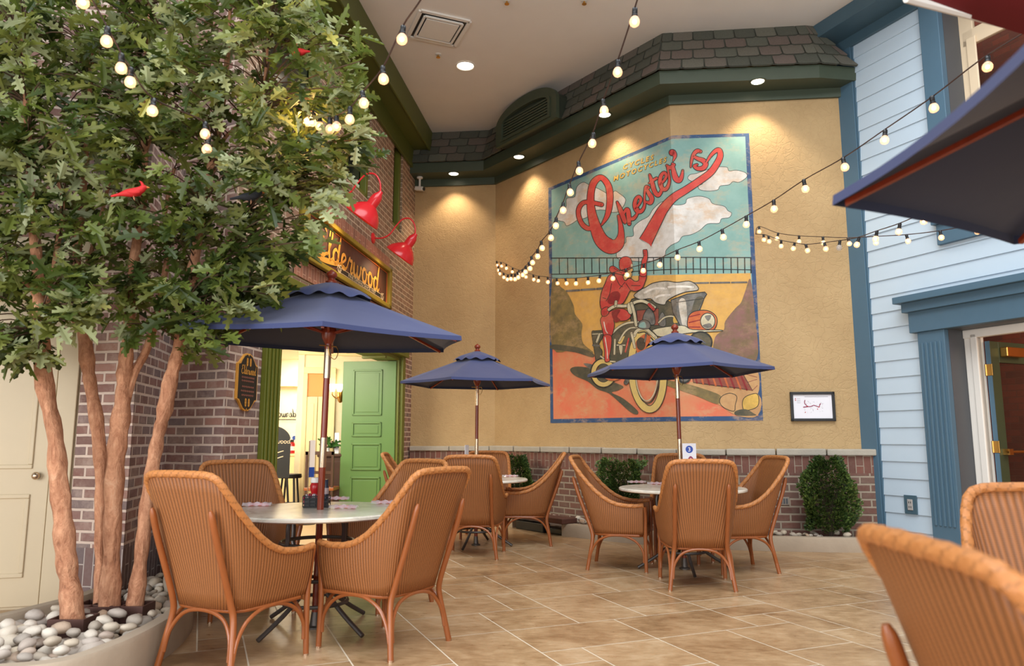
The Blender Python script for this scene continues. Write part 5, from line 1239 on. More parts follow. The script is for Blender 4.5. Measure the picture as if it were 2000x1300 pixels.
# lettering
LAYER[0] = 14
def wletters(strokes, T, ink):
    for ps, w in strokes: mput(ribbon(ps, w, 6, grow=ink), 'ink', T)
    for ps, w in strokes: mput(ribbon(ps, w, 6), 'red', T)
wletters([([(375, 697), (320, 685), (255, 672), (195, 680), (155, 730), (150, 800), (180, 880), (230, 925), (290, 930)], [36, 36, 36, 38, 40, 40, 42, 42, 36]),
          ([(375, 895), (425, 815), (450, 720), (456, 600), (435, 500), (370, 432), (300, 480), (270, 590), (272, 740), (310, 900), (370, 1040), (460, 1105), (535, 1080), (565, 1000), (560, 900), (540, 808)], [14, 40, 54, 60, 56, 48, 62, 62, 74, 100, 128, 140, 110, 62, 40, 22])], C_, 7)
wletters([([(672, 628), (702, 700), (732, 782), (725, 790)], [14, 34, 30, 6]), ([(712, 745), (740, 690), (757, 695), (764, 750), (768, 800)], [10, 22, 32, 34, 26]), ([(768, 760), (800, 758), (828, 725), (838, 680)], [20, 26, 18, 14]),
          ([(815, 680), (848, 640), (860, 605), (842, 585), (820, 608), (812, 655), (830, 698), (862, 700), (885, 668), (893, 620)], [14, 18, 22, 22, 26, 30, 30, 28, 20, 14]), ([(888, 640), (890, 560), (900, 508), (918, 512)], [12, 14, 20, 24]), ([(903, 520), (925, 560), (946, 598), (936, 632), (908, 628)], [18, 30, 34, 30, 18]),
          ([(930, 412), (948, 470), (968, 540), (995, 572), (1020, 545), (1028, 490)], [16, 30, 32, 30, 22, 14]), ([(925, 478), (955, 455), (985, 438)], [10, 18, 18]), ([(1010, 490), (1045, 455), (1062, 418), (1045, 395), (1020, 420), (1012, 470), (1028, 518), (1056, 525), (1078, 495), (1086, 440), (1070, 350)], [14, 18, 22, 22, 26, 30, 30, 28, 22, 16, 12]),
          ([(1066, 338), (1092, 356), (1122, 332)], [16, 28, 22]), ([(1112, 325), (1120, 385), (1138, 440), (1165, 455), (1184, 425), (1192, 378)], [18, 34, 42, 36, 26, 14]), ([(1108, 235), (1118, 240), (1130, 262), (1116, 302)], [46, 44, 26, 6]),
          ([(1256, 350), (1262, 300), (1278, 250), (1306, 222), (1334, 226)], [8, 18, 24, 28, 20]), ([(1275, 262), (1310, 282), (1352, 298), (1374, 322), (1356, 356), (1312, 362), (1284, 342), (1306, 330)], [18, 26, 34, 38, 34, 28, 20, 14])], A_, 6)
sw_ = ([(1378, 316), (1412, 262), (1452, 222), (1482, 218), (1490, 262), (1462, 325), (1410, 395), (1320, 462), (1215, 532), (1120, 592), (1040, 680), (980, 785), (930, 880), (896, 942)], [12, 20, 28, 36, 42, 46, 48, 50, 52, 58, 72, 84, 94, 102])
mput(ribbon(*sw_, 6, grow=6, endcap=False), 'ink', A_); mput([[(838, 912), (948, 988), (905, 958), (860, 925)]], 'ink', A_); mput(ribbon(*sw_, 6, endcap=False), 'red', A_)
mput([[(848, 912), (900, 925), (942, 982), (948, 960), (900, 900)]], 'red', A_)
def word(txt, x0, y0, x1, y1, h, name, grow=0, T=A_):
    pl = text2d(txt, 1., gap=1.4, bold=.03); xs = [p[0] for q in pl for p in q]; w = max(xs)-min(xs); L = hypot(x1-x0, y1-y0); ux, uy = (x1-x0)/L, (y1-y0)/L; k = L/w
    return [[(x0+(px-min(xs))*k*ux+py*h*.16, y0+(px-min(xs))*k*uy-py*h) for px, py in q] for q in pl]
LAYER[0] = 12
for txt, a in (('CYCLES', (716, 372, 958, 288)), ('MOTOCYCLES', (642, 462, 1060, 306))):
    for dx, dy in ((-2, 1), (2.5, -1), (3, 3)): mput([[(x+dx, y+dy) for x, y in q] for q in word(txt, *a, 56, 'ink')], 'ink', A_)
    mput(word(txt, *a, 56, 'gold'), 'gold', A_)
mo = MURAL.build('wall_mural', mats); tag(mo, 'large painted mural of a red-clad motorcyclist and locomotive under the lettering', 'mural')
# ---------------------------------------------------------------- arched louvre vent on the mansard
def polyface(mb, pts2, fn, o0, o1):
    k = len(mb.v); n = len(pts2); mb.v += [tuple(fn(x, z, o0)) for x, z in pts2]+[tuple(fn(x, z, o1)) for x, z in pts2]
    mb.face(range(k, k+n)[::-1]); mb.face(range(k+n, k+2*n))
    for i in range(n): mb.face((k+i, k+(i+1) % n, k+n+(i+1) % n, k+n+i))
dvo = .36
da, db = P1+n2*.55, P2+n2*.55; dd_ = (db-da).normalized(); dn = Vector((dd_.y, -dd_.x))
def dfn(x, z, o): p = da+dd_*x+dn*o; return Vector((p.x, p.y, z))
def dpx(u, v): p = onp(u, v, da, db); return ((p.xy-da).dot(dd_), p.z)
xL, xR, zb0, zsp, zt = .78, 2.15, 5.68, 5.98, 6.235
def arch(x0, x1, zb, zs, zt): return [(x0, zb), (x1, zb)]+[((x0+x1)/2+(x1-x0)/2*cos(t), zs+(zt-zs)*sin(t)) for t in [pi*i/20 for i in range(21)]]
rv = thing('roof_vent', 'dark green arched louvre vent projecting from the slate mansard', 'vent')
mb = MB(); polyface(mb, arch(xL, xR, zb0, zsp, zt), dfn, -.45, -.04); mb.build('housing', plain('deep_green', S(48, 56, 46), .6), rv, smooth=True)
def archring(mb, x0, x1, zb, zs, zt, t, o0, o1):
    a = arch(x0, x1, zb, zs, zt); b = arch(x0+t, x1-t, zb+t*.4, zs, zt-t); n = len(a); k = len(mb.v)
    for o in (o0, o1):
        for q in (a, b): mb.v += [tuple(dfn(x, z, o)) for x, z in q]
    for i in range(n):
        j = (i+1) % n
        mb.face((k+2*n+i, k+2*n+j, k+3*n+j, k+3*n+i)); mb.face((k+i, k+j, k+2*n+j, k+2*n+i)); mb.face((k+n+j, k+n+i, k+3*n+i, k+3*n+j))
mb = MB(); archring(mb, xL-.03, xR+.03, zb0-.02, zsp, zt+.03, .13, -.06, .0); archring(mb, xL+.09, xR-.09, zb0+.03, zsp, zt-.09, .05, -.05, .02); mb.build('vent_frame', DGREEN, rv, smooth=True)
mb = MB(); zz = zb0+.07
while zz < zsp+.03:
    polyface(mb, [(xL+.13, zz), (xR-.13, zz), (xR-.13, zz+.024), (xL+.13, zz+.024)], dfn, -.04, -.006); zz += .042
mb.build('louvres', DGREEN, rv)

# ---------------------------------------------------------------- ceiling fittings
def downlight(p, label, grp, r=.085, e=55, power=True, tgt=None):
    root = thing('recessed_downlight', label, 'ceiling light', p, group=grp)
    MB().lathe([(r, 0), (r+.018, 0), (r+.018, -.008), (r, -.010), (r-.012, .0)], 32).build('trim_ring', WHITE if r > .1 else DGREEN, root, smooth=True)
    MB().lathe([(0, -.003), (r, -.003), (r, .0), (0, 0)], 32).build('lens', LIT, root)
    if power:
        ld = bpy.data.lights.new('downlight', 'SPOT'); ld.energy = e; ld.color = (1, .80, .56); ld.spot_size = radians(105); ld.spot_blend = .6; ld.shadow_soft_size = .07
        lo = bpy.data.objects.new('downlight', ld); COL.objects.link(lo); lo.location = Vector(p)+Vector((0, 0, -.03)); lo.rotation_euler = (0, 0, 0)
for (u, v), lab in (((886, 339), 'recessed light in the dark green soffit by the security camera'), ((1013.5, 306), 'recessed light in the dark green soffit under the arched vent'), ((1181, 224), 'recessed light in the soffit behind the bulbs of the steep string of lights'), ((1480, 159), 'recessed light in the soffit at the right above the mural')): downlight(atz(u, v, ZS), lab, 'recessed lights in the green soffit', e=75)
downlight(atz(909, 128.5, ZC-.003), 'bright round recessed light in the ceiling beside the square vent', None, .12, 30)
cv = [atz(u, v, ZC) for u, v in ((815, 17), (918, 40), (890, 93), (800, 66))]; cc = sum(cv, Vector())/4; ex = (cv[1]-cv[0]); ang = atan2(ex.y, ex.x); W = .62
rt = thing('ceiling_vent', 'square white air diffuser set in the ceiling', 'vent', cc, ang)
mb = MB()
for s_, w0_ in ((W, .05), (W-.14, .03)):
    z = -.012 if s_ == W else -.028
    for x, y, a, b in ((0, s_/2, s_, w0_), (0, -s_/2, s_, w0_), (s_/2, 0, w0_, s_), (-s_/2, 0, w0_, s_)): mb.box((x, y, z), (a, b, .024))
mb.build('vent_frame', WHITE, rt, bevel=.004); mb = MB(); mb.box((0, 0, -.035), (W-.20, W-.20, .012)); mb.build('centre_plate', WHITE, rt, bevel=.006); mb = MB(); mb.box((0, 0, -.006), (W-.05, W-.05, .008)); mb.build('duct', BLACK, rt)
for u, v, lab in ((856, 106, 'small dark sprinkler head in the ceiling near the round light'), (990, 1, 'sprinkler head at the top edge of the frame, middle'), (1141, 1, 'sprinkler head at the top edge of the frame, right of the middle')):
    rt = thing('sprinkler_head', lab, 'sprinkler', atz(u, v, ZC), group='ceiling sprinklers'); MB().lathe([(.04, 0), (.04, -.006), (.015, -.012)], 20).build('escutcheon', WHITE, rt); MB().lathe([(.012, -.01), (.012, -.04), (.028, -.043), (.028, -.047), (0, -.047)], 14).build('nozzle', BRASS, rt)
# security camera on the frieze
pc = onp(820, 350, P0, P1); pc = Vector((pc.x, pc.y, ZS-.02)); rt = thing('security_camera', 'white security camera under the green soffit in the corner', 'camera', pc+Vector((.02, -.16, .02)))
MB().lathe([(.05, 0), (.05, -.02), (.02, -.03)], 20).build('mount_plate', WHITE, rt); MB().tube([(0, 0, -.02), (0, 0, -.17)], .018, 10).build('arm', WHITE, rt, smooth=True)
M = Matrix.Translation((0, 0, -.2)) @ Matrix.Rotation(radians(-30), 4, 'Z') @ Matrix.Rotation(radians(12), 4, 'Y'); mb = MB(); mb.box((0, 0, 0), (.17, .075, .07), M); b_ = mb.build('body', WHITE, rt, bevel=.014); MB().lathe([(.03, 0), (.03, .012), (.022, .014), (0, .010)], 20, M @ Matrix.Translation((.085, 0, 0)) @ Matrix.Rotation(pi/2, 4, 'Y')).build('lens', BLACK, rt)

# ---------------------------------------------------------------- framed map, plates
f0, f1 = onp(1542, 766, P2+n3*.01, P3+n3*.01), onp(1632, 822, P2+n3*.01, P3+n3*.01); Mf = basis(f0, f1) @ Matrix.Translation((0, 0, f1.z)); fw_, fh_ = (f1.xy-f0.xy).length, f0.z-f1.z+.005
fm = thing('framed_map', 'small evacuation map in a black frame on the stucco', 'framed map'); mb = MB()
for c, d in (((fw_/2, .012, .016), (fw_, .03, .032)), ((fw_/2, .012, fh_-.016), (fw_, .03, .032)), ((.016, .012, fh_/2), (.032, .03, fh_)), ((fw_-.016, .012, fh_/2), (.032, .03, fh_))): mb.box(c, d, Mf)
mb.build('frame', BLACK, fm, bevel=.004); mb = MB(); mb.box((fw_/2, .004, fh_/2), (fw_-.05, .008, fh_-.05), Mf); mb.build('paper', PAPER, fm)
def fpx(x, y): return (fw_*((x-150)/1170), fh_*(1-(y-320)/760))
mb = MB()
for ps in ([(540, 540), (530, 615), (600, 695), (690, 700), (760, 670), (830, 690), (905, 715), (920, 660), (950, 630)],): flat(mb, ribbon([fpx(*p) for p in ps], .010, 3), Mf, .010)
flat(mb, ribbon([fpx(495, 718), fpx(600, 705)], .012, 2), Mf, .0104); mb.build('route_line', PURPLE, fm); mb = MB()
flat(mb, ribbon([fpx(540, 445), fpx(1150, 445)], .005, 2), Mf, .010); r = random.Random(8)
for q in range(40): x, y = r.uniform(480, 1000), r.uniform(560, 870); l = r.uniform(10, 50); flat(mb, ribbon([fpx(x, y), fpx(x+(l if q % 2 else 0), y+(0 if q % 2 else l))], .0022, 2, endcap=False), Mf, .0098)
for y in (495, 540, 570, 605): flat(mb, ribbon([fpx(330, y), fpx(420, y)], .003, 2, endcap=False), Mf, .0098)
mb.build('plan_lines', GREYI, fm); mb = MB()
for x, y in ((293, 495), (293, 538), (600, 695), (900, 715), (535, 850), (860, 770)): flat(mb, [[(fpx(x, y)[0]+.006*cos(t), fpx(x, y)[1]+.006*sin(t)) for t in [2*pi*i/10 for i in range(10)]]], Mf, .011)
mb.build('symbols', REDB, fm)
sp = onR(1782, 985); ssp = sR(sp); pl_ = thing('outlet_plate', 'blue-grey plate with a pale socket low on the siding', 'outlet'); mb = MB(); Rbox(mb, ssp-.075, ssp+.075, .017, .032, sp.z-.10, sp.z+.10); mb.build('backing_plate', BLUED, pl_, bevel=.003); mb = MB(); Rbox(mb, ssp-.032, ssp+.032, .032, .040, sp.z-.058, sp.z+.058); mb.build('socket_face', plain('plate_grey', S(170, 168, 166), .4), pl_, bevel=.004)
mb = MB()
for z in (-.025, .025): Rbox(mb, ssp-.016, ssp-.008, .040, .0405, sp.z+z-.01, sp.z+z+.01); Rbox(mb, ssp+.006, ssp+.014, .040, .0405, sp.z+z-.01, sp.z+z+.01)
mb.build('slots', BLACK, pl_)
bo = onp(1531, 978, BB[2], BB[3]); bd = (BB[3]-BB[2]).normalized(); bn = Vector((bd.y, -bd.x)); ol = thing('outlet_plate', 'small weathered outlet cover let into the red brick base', 'outlet'); mb = MB(); c = bo.xy; mb.span(c-bd*.06, c+bd*.06, 0, .012, bo.z-.045, bo.z+.045); mb.build('cover', plain('old_grey', S(150, 138, 126), .7, bump=.3), ol, bevel=.004); mb = MB()
for k in (-.03, 0, .03): mb.span(c+bd*(k-.01), c+bd*(k+.01), .012, .016, bo.z-.03, bo.z+.03)
mb.build('slots', GREYD, ol)

# ---------------------------------------------------------------- on the tables
TZ_ = TH+.0005
def on_table(i, r, a): t = TB[i]; return (t[0]+r*cos(radians(a)), t[1]+r*sin(radians(a)), TZ_)
cpos = atz(618, 990, TH); cd = thing('condiment_caddy', 'black wire caddy of sugar packets on the front table', 'caddy', (cpos.x, cpos.y, TZ_), .1)
CW, CDp, CHh = .165, .10, .075; mb = MB()
for z in (.006, .028, .052, CHh): mb.tube([(-CW/2, -CDp/2, z), (CW/2, -CDp/2, z), (CW/2, CDp/2, z), (-CW/2, CDp/2, z)], .0035, 6, closed=True)
for x in (-CW/2, -CW/4, 0, CW/4, CW/2):
    for y in (-CDp/2, CDp/2): mb.tube([(x, y, .004), (x, y, CHh)], .003, 6)
mb.build('wire_rack', BLACK, cd); mb = MB(); mb.box((0, 0, .004), (CW, CDp, .006)); mb.box((0, -.03, .035), (CW-.02, .004, .06)); mb.box((0, 0.0, .032), (CW-.015, CDp-.02, .05)); mb.build('tray', BLACK, cd)
mb = MB(); mb2 = MB()
for k in range(9): (mb if k % 2 else mb2).box((-.075+k*.009, .0, .052), (.004, .06, .066), Matrix.Rotation(.1*(k % 3-1), 4, 'Y'))
mb.build('sugar_packets', PAPER, cd); mb2.build('pink_packets', plain('packet_red', S(190, 50, 80), .6), cd)
kp_ = atz(606, 974, TH); kp_ = (cpos.x-.035, cpos.y+.085, TZ_); kb = thing('ketchup_bottle', 'red ketchup bottle with a white cap on the front table', 'bottle', kp_)
MB().lathe([(.0, 0), (.030, 0), (.033, .01), (.031, .045), (.026, .075), (.027, .095), (.034, .115), (.034, .14), (.024, .156), (.0, .157)], 24).build('bottle_body', KETCH, kb, smooth=True); MB().lathe([(.028, .155), (.032, .158), (.032, .186), (.029, .191), (0, .192)], 24).build('cap', WHITE, kb, smooth=True)
sb_ = thing('sauce_bottle', 'slim dark sauce bottle standing in the black caddy', 'bottle', (cpos.x+.058, cpos.y-.01, TZ_+.058)); MB().lathe([(0, 0), (.023, 0), (.0235, .01), (.0235, .075), (.020, .085), (.020, .122), (.018, .126), (0, .127)], 20).build('bottle_body', plain('dark_sauce', S(30, 36, 58), .2), sb_, smooth=True); MB().lathe([(.0239, .03), (.0239, .07)], 20).build('label', plain('bottle_label', S(170, 150, 150), .5, var=.4, scale=60), sb_, smooth=True)
def wrap(p, a, label, grp, L=.17):
    root = thing('wrapped_cutlery', label, 'cutlery pack', p, a, grp); r = random.Random(int(abs(p[0])*1000)); mb = MB()
    mb.tube(cr([(-L*.42, 0, .010), (-L*.2, .004, .012), (L*.1, 0, .012), (L*.4, .002, .009)], 4), .0105, 8); mb.build('rolled_napkin', CUTP, root, smooth=True); mb = MB()
    mb.grid(lambda u, v: (lerp(-L*.62, L*.5, u), (v-.5)*.05*(1+.5*sin(9*u)), .021*max(.05, sin(pi*v))+.006*sin(23*u+5*v)*sin(pi*u)+.004), 14, 6); mb.build('clear_wrapper', WRAP, root)
    return root
WRAP = glass('clear_wrap', S(238, 232, 238), .55)
for (u, v), a, lab in (((505, 988), .15, 'red and white wrapped cutlery at the left edge of the front table'), ((660, 976), .1, 'wrapped cutlery behind the umbrella pole on the front table'), ((674, 993), -.1, 'wrapped cutlery in front of the pole on the front table'), ((755, 984), .12, 'wrapped cutlery at the right edge of the front table')):
    p = atz(u, v, TH); wrap((p.x, p.y, TZ_), a, lab, 'wrapped cutlery on the front table')
for (u, v), a, lab in (((1245, 943), 0, 'pink wrapped cutlery at the left edge of the numbered table'), ((1285, 946), -.2, 'wrapped cutlery beside the pole on the numbered table')):
    p = atz(u, v, TH); wrap((p.x, p.y, TZ_), a, lab, 'wrapped cutlery on the numbered table')
p = atz(998, 931, TH); wrap((p.x, p.y, TZ_), .1, 'wrapped cutlery at the right edge of the middle table', None)
# number card and small tent card
nc = thing('table_card', 'white card with a blue number three on the right table', 'table card', (TB[2][0]+.055, TB[2][1]-.10, TZ_), -.08); mb = MB(); mb.box((0, 0, .205), (.125, .006, .41)); mb.build('card', PAPER, nc); mb = MB(); mb.box((0, 0, .006), (.13, .05, .012)); mb.build('card_foot', BLACK, nc); Mcard = Matrix(((1, 0, 0, 0), (0, -1, 0, 0), (0, 0, 1, 0), (0, 0, 0, 1)))
mb = MB(); flat(mb, [[(.034*cos(t), .355+.034*sin(t)) for t in [2*pi*i/28 for i in range(28)]]], Mcard, .0036); mb.build('blue_disc', BLUEI, nc)
mb = MB(); flat(mb, [[(x, y+.336) for x, y in q] for q in text2d('3', .054)], Mcard, .0042); mb.build('numeral', PAPER, nc); mb = MB(); flat(mb, ribbon([(-.01, .26), (.01, .285), (.03, .26), (.02, .235)], .016, 5), Mcard, .0036); mb.build('printed_mark', PURPLE, nc)
tc = thing('table_card', 'thin white card seen edge-on on the middle table', 'table card', (TB[1][0]-.11, TB[1][1]-.02, TZ_), 1.25); mb = MB(); mb.box((0, 0, .19), (.11, .006, .38)); mb.build('card', PAPER, tc); mb = MB(); mb.box((0, 0, .006), (.12, .05, .012)); mb.build('card_foot', BLACK, tc)

# ---------------------------------------------------------------- seen inside the portal
def iP(x, o, z): p = WI0+(WI1-WI0).normalized()*x; d = (WI1-WI0).normalized(); n = Vector((d.y, -d.x)); p = p+n*o; return Vector((p.x, p.y, z))
xs_ = iX(664); ws = thing('wall_sconce', 'brass wall sconce with a glowing shade inside the dining room', 'lamp', (0, 0, 0)); zc_ = onp(666, 772, WI0, WI1).z
mb = MB(); 
for k in range(24): pass
mb.lathe([(.0, 0), (.055, 0), (.05, .015), (.02, .03)], 20, Matrix.Translation(iP(xs_, 0, zc_)) @ Mi.to_3x3().to_4x4() @ Matrix.Rotation(-pi/2, 4, 'X') @ Matrix.Diagonal((1, 2.2, 1, 1))); mb.build('back_plate', BRASS, ws, smooth=True)
for k, dx in enumerate((-.13, -.02)):
    mb = MB(); mb.tube(cr([tuple(iP(xs_, .02, zc_)), tuple(iP(xs_+dx*.5, .10, zc_-.05)), tuple(iP(xs_+dx, .14, zc_)), tuple(iP(xs_+dx, .14, zc_+.05))], 5), .009, 6); am = mb.build('arm', BRASS, ws, smooth=True)
    MB().lathe([(.03, .05), (.045, .09), (.075, .17), (.07, .17), (.04, .09), (.0, .055)], 20, Matrix.Translation(iP(xs_+dx, .14, zc_))).build('shade', SHADE, am, smooth=True)
xc = iX(650); cab = thing('side_cabinet', 'dark wooden cabinet inside the portal, next to the green leaf', 'cabinet', iP(xc+.02, .32, 0), atan2((WI1-WI0).y, (WI1-WI0).x)); mb = MB(); mb.box((0, 0, .46), (.42, .5, .92)); mb.build('carcass', DWOOD, cab, bevel=.006); mb = MB(); mb.box((0, 0, .94), (.48, .56, .04)); mb.build('cabinet_top', DWOOD, cab, bevel=.006)
mb = MB(); mb.box((0, -.256, .46), (.34, .012, .78)); mb.build('door', DWOOD, cab, bevel=.006)
fp = iP(xc-.07, .36, .962); va = thing('flower_vase', 'small vase of pink flowers on the dark cabinet', 'vase', fp); MB().lathe([(0, 0), (.035, 0), (.045, .03), (.03, .07), (.038, .09), (.03, .09), (0, .02)], 18).build('vase', WHITE, va, smooth=True); mb = MB(); r = random.Random(2)
for k in range(7): mb.ball((r.uniform(-.05, .05), r.uniform(-.03, .03), .13+r.uniform(0, .07)), .03, 8)
mb.build('blooms', PINK, va, smooth=True); mb = MB()
for k in range(22):
    d = Vector((r.gauss(0, 1), r.gauss(0, 1), r.uniform(.2, 1.6))).normalized(); add_leaf(mb, Vector((0, 0, .09)), d, d.orthogonal(), r.uniform(.12, .24), .5)
mb.build('greenery', LEAFB, va)
sc2 = thing('menu_card', 'narrow white card standing on the dark cabinet beside the flowers', 'card', iP(xc+.07, .34, .962)); mb = MB(); mb.box((0, 0, .16), (.07, .006, .32)); mb.build('card', PAPER, sc2); mb = MB(); mb.box((0, 0, .005), (.075, .04, .01)); mb.build('card_foot', WHITE, sc2)
# black easel sign, stool and till table at the left of the opening
ez = aty(549, 900, 11.0); es = thing('easel_sign', 'black arched easel board with pale lettering inside the portal', 'sign', (ez.x-.10, ez.y, 0), .25); mb = MB(); pts_ = [(-.32, .62), (.22, .62)]+[(-.05+.27*cos(t), 1.16+.22*sin(t)) for t in [pi*i/16 for i in range(17)]]+[(-.32, 1.16)]
slab(mb, pts_, Matrix(((1, 0, 0, 0), (0, -1, 0, 0), (0, 0, 1, 0), (0, 0, 0, 1))), -.012, .012); mb.build('board', SIGNB, es); mb = MB()
for a, b in (((-.25, .02, .7), (-.32, .0, .0)), ((.18, .02, .7), (.24, .0, .0)), ((-.05, .04, 1.1), (-.05, .45, .0))): mb.tube([a, b], .016, 6)
mb.build('easel_legs', BLACK, es); mb = MB(); flat(mb, script('Elderwood', .13, .09)[0], Mcard @ Matrix.Translation((-.24, 0, 1.12)), .014)
for z in (1.0, .92): flat(mb, ribbon([(-.2+k*.04, z+.012*((k*7) % 3-1)) for k in range(9)], .012, 3), Mcard, .014)
mb.build('pale_lettering', CREAMT, es)
st_ = thing('bar_stool', 'dark stool behind the easel board in the dining room', 'stool', (ez.x+.02, ez.y+.40, 0)); MB().lathe([(0, .60), (.17, .60), (.18, .62), (.17, .66), (0, .67)], 24).build('seat', BLACK, st_, smooth=True)
for k in range(4): a = pi/4+k*pi/2; MB().tube([(.12*cos(a), .12*sin(a), .61), (.18*cos(a), .18*sin(a), 0)], .016, 6).build('leg', BLACK, st_)
mb = MB(); mb.tube([(.16*cos(2*pi*i/24), .16*sin(2*pi*i/24), .22) for i in range(24)], .01, 6, closed=True); mb.build('foot_ring', BLACK, st_)
kz = aty(568, 908, 12.6); ht = thing('host_stand', 'cream counter end behind the easel board', 'counter', (kz.x-.1, 12.7, 0)); mb = MB(); mb.box((0, 0, .45), (.55, .35, .90)); mb.build('counter_body', CREAMI, ht, bevel=.006); mb = MB(); mb.box((0, 0, .92), (.60, .40, .04)); mb.build('counter_top', CREAMI, ht, bevel=.006)
k2 = thing('ketchup_bottle', 'small red bottle on the cream counter inside the portal', 'bottle', (kz.x, 12.62, .942)); MB().lathe([(0, 0), (.05, 0), (.052, .15), (.03, .19), (0, .19)], 18).build('bottle_body', KETCH, k2, smooth=True); MB().lathe([(.03, .19), (.03, .23), (0, .23)], 16).build('cap', BLACK, k2); MB().lathe([(.0526, .05), (.0526, .12)], 18).build('label', PAPER, k2, smooth=True)
k3 = thing('table_card', 'small white card with a blue dot on the cream counter', 'card', (kz.x+.0, 12.74, .942)); mb = MB(); mb.box((0, 0, .17), (.12, .006, .34)); mb.build('card', PAPER, k3); mb = MB(); flat(mb, [[(.035*cos(t), .26+.035*sin(t)) for t in [2*pi*i/20 for i in range(20)]]], Mcard, .004); mb.build('blue_dot', BLUEI, k3)
bn_ = aty(603, 905, 10.6); bp = thing('feather_banner', 'thin blue and white banner on a small stand inside the portal', 'banner', (bn_.x, bn_.y, 0), .9); MB().tube([(0, 0, 0), (0, 0, 1.16)], .008, 6).build('pole', STEEL, bp); mb = MB(); mb.box((.05, 0, .98), (.10, .004, .38)); mb.build('flag', PAPER, bp); mb = MB(); mb.box((.05, 0, .72), (.10, .005, .14)); mb.build('flag_tail', BLUEI, bp); MB().lathe([(.12, 0), (.12, .012), (.01, .02)], 20).build('stand_base', BLACK, bp)
fr_ = aty(622, 900, 11.0); ch2 = thing('dark_chair', 'dark wooden chair with an open back inside the portal', 'chair', (fr_.x+.02, fr_.y, 0)); mb = MB()
for x in (-.19, .19):
    l = MB(); l.box((x, 0, .5), (.035, .035, 1.0)); l.build('rear_leg', DWOOD, ch2); l = MB(); l.box((x, .4, .22), (.035, .035, .44)); l.build('front_leg', DWOOD, ch2)
mb.box((0, 0, .98), (.42, .035, .05)); mb.box((0, 0, .70), (.40, .03, .04)); mb.build('back_rail', DWOOD, ch2); mb = MB(); mb.box((0, .2, .46), (.44, .44, .05)); mb.build('seat', CANE, ch2, bevel=.01)
# mirrored shop lettering on the far glass
gl = thing('glass_lettering', 'dark shop script read backwards on the far inner wall', 'lettering', (0, 0, 0)); pl3, W_ = script('Elderwood', .19, .17, bold=1.3); gx = aty(576, 812, 14.5); Mg = Matrix(((-1, 0, 0, gx.x+.17), (0, -1, 0, 14.57), (0, 0, 1, gx.z-.02), (0, 0, 0, 1))); mb = MB(); flat(mb, pl3, Mg, .01); flat(mb, ribbon([(.0, -.05), (W_, -.05)], .016, 2), Mg, .01); mb.build('script', BLACK, gl)
iv = aty(560, 716, 12.5); ivt = thing('ceiling_grille', 'dark air grille in the dining room ceiling', 'vent', (iv.x, iv.y, 2.745)); mb = MB(); mb.box((0, 0, -.012), (.5, .5, .02)); mb.build('grille_frame', WHITE, ivt); mb = MB()
for k in range(5): mb.box((0, -.18+k*.09, -.026), (.42, .04, .01))
mb.build('louvres', BLACK, ivt)

# red awning with a white edge at the upper right
aw = thing('red_awning', 'dark red awning with a white hem crossing the upper right corner', 'awning'); zA_ = 2.62
a0, a1 = atz(1780, -2, zA_), atz(2010, 58, zA_); d = (a1-a0).normalized(); a0 = a0-d*.02; a1 = a0+d*2.0; nn_ = Vector((d.y, -d.x, 0)); 
if nn_.y > 0: nn_ = -nn_
b0, b1 = a0+nn_*1.1+Vector((0, 0, .42)), a1+nn_*1.1+Vector((0, 0, .42))
mb = MB(); mb.grid(lambda u, v: a0.lerp(a1, u).lerp(b0.lerp(b1, u), v)-Vector((0, 0, .03*sin(pi*u))), 8, 6); mb.build('canopy', REDF, aw, smooth=True, solid=.006)
mb = MB(); mb.tube([tuple(a0), tuple(a0.lerp(a1, .5)), tuple(a1)], .016, 8); mb.build('white_hem', WHITE, aw, smooth=True)
for q in (a1, b1): MB().tube([tuple(q), (q.x, q.y, 0)], .022, 8).build('post', WHITE, aw, smooth=True)

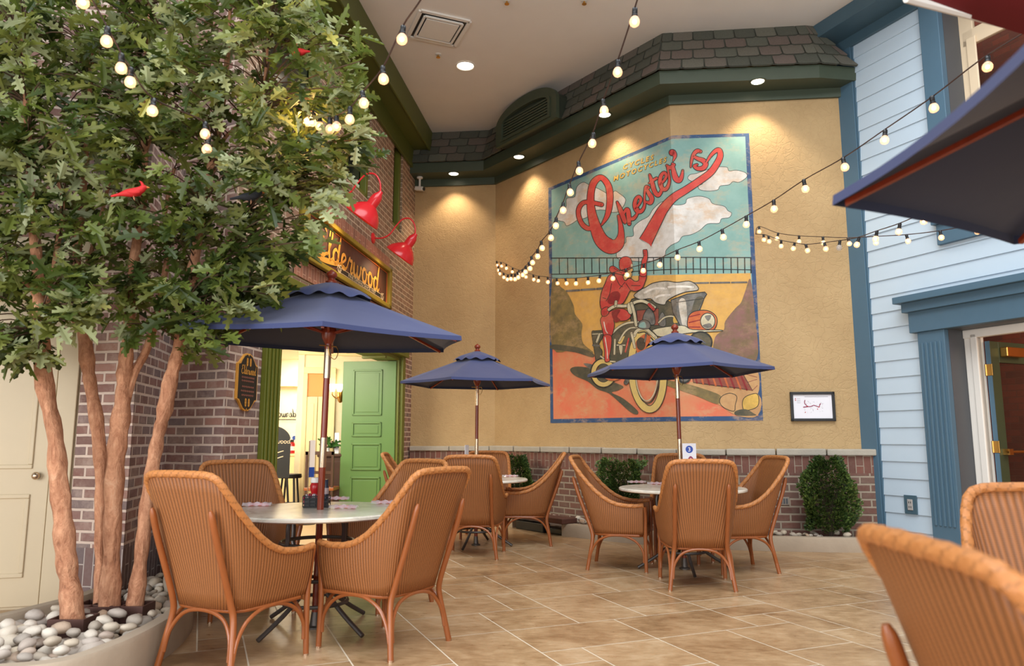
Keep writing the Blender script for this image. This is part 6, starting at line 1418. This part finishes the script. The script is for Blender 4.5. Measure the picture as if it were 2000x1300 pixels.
# ---------------------------------------------------------------- light and camera
def area(name, loc, tgt, sx, sy, e, col):
    ld = bpy.data.lights.new(name, 'AREA'); ld.shape = 'RECTANGLE'; ld.size = sx; ld.size_y = sy; ld.energy = e; ld.color = col
    o = bpy.data.objects.new(name, ld); COL.objects.link(o); o.location = loc; o.rotation_euler = (Vector(tgt)-Vector(loc)).to_track_quat('-Z', 'Y').to_euler(); return o
area('skylight', (.8, 2.0, 8.6), (.6, 5.2, 0), 9, 6, 1050, (.93, .97, 1))
area('atrium_glazing', (2.0, -4.5, 2.4), (1, 7, 3.2), 7, 4, 420, (1, .97, .94))
area('side_glazing', (-5.2, -1.6, 2.0), (-1.6, 5.0, .9), 4, 3.2, 380, (.95, .97, 1))
area('dining_room_light', (-3.6, 10.0, 2.7), (-3.0, 11.5, 0), 2.2, 3, 260, (1, .92, .76))
area('dining_room_far', (-3.6, 13.6, 2.7), (-3.6, 13.8, 0), 1.6, 1.2, 110, (1, .92, .78))
area('beyond_door', tuple(Rpt(3, -.9))+(2.6,), tuple(Rpt(2.5, -1.7))+(1.2,), .8, .8, 26, (1, .72, .42))
w = bpy.data.worlds.new('World'); SC.world = w; w.use_nodes = True; bg = w.node_tree.nodes['Background']; bg.inputs[0].default_value = (.86, .93, 1, 1); bg.inputs[1].default_value = .42
cam = bpy.data.cameras.new('camera'); co = bpy.data.objects.new('camera', cam); COL.objects.link(co); SC.camera = co
co.location = EYE; co.rotation_euler = (pi/2+PIT, 0, 0); cam.sensor_width = 36; cam.sensor_fit = 'HORIZONTAL'; cam.lens = 36*F/2000; cam.clip_start = .05
cam.dof.use_dof = True; cam.dof.focus_distance = 7.2; cam.dof.aperture_fstop = 2.8
SC.view_settings.view_transform = 'Standard'; SC.view_settings.look = 'None'; SC.view_settings.exposure = 0
SC.cycles.max_bounces = 7; SC.cycles.transparent_max_bounces = 12; SC.cycles.caustics_reflective = False; SC.cycles.caustics_refractive = False; SC.cycles.sample_clamp_indirect = 4; SC.cycles.use_denoising = True
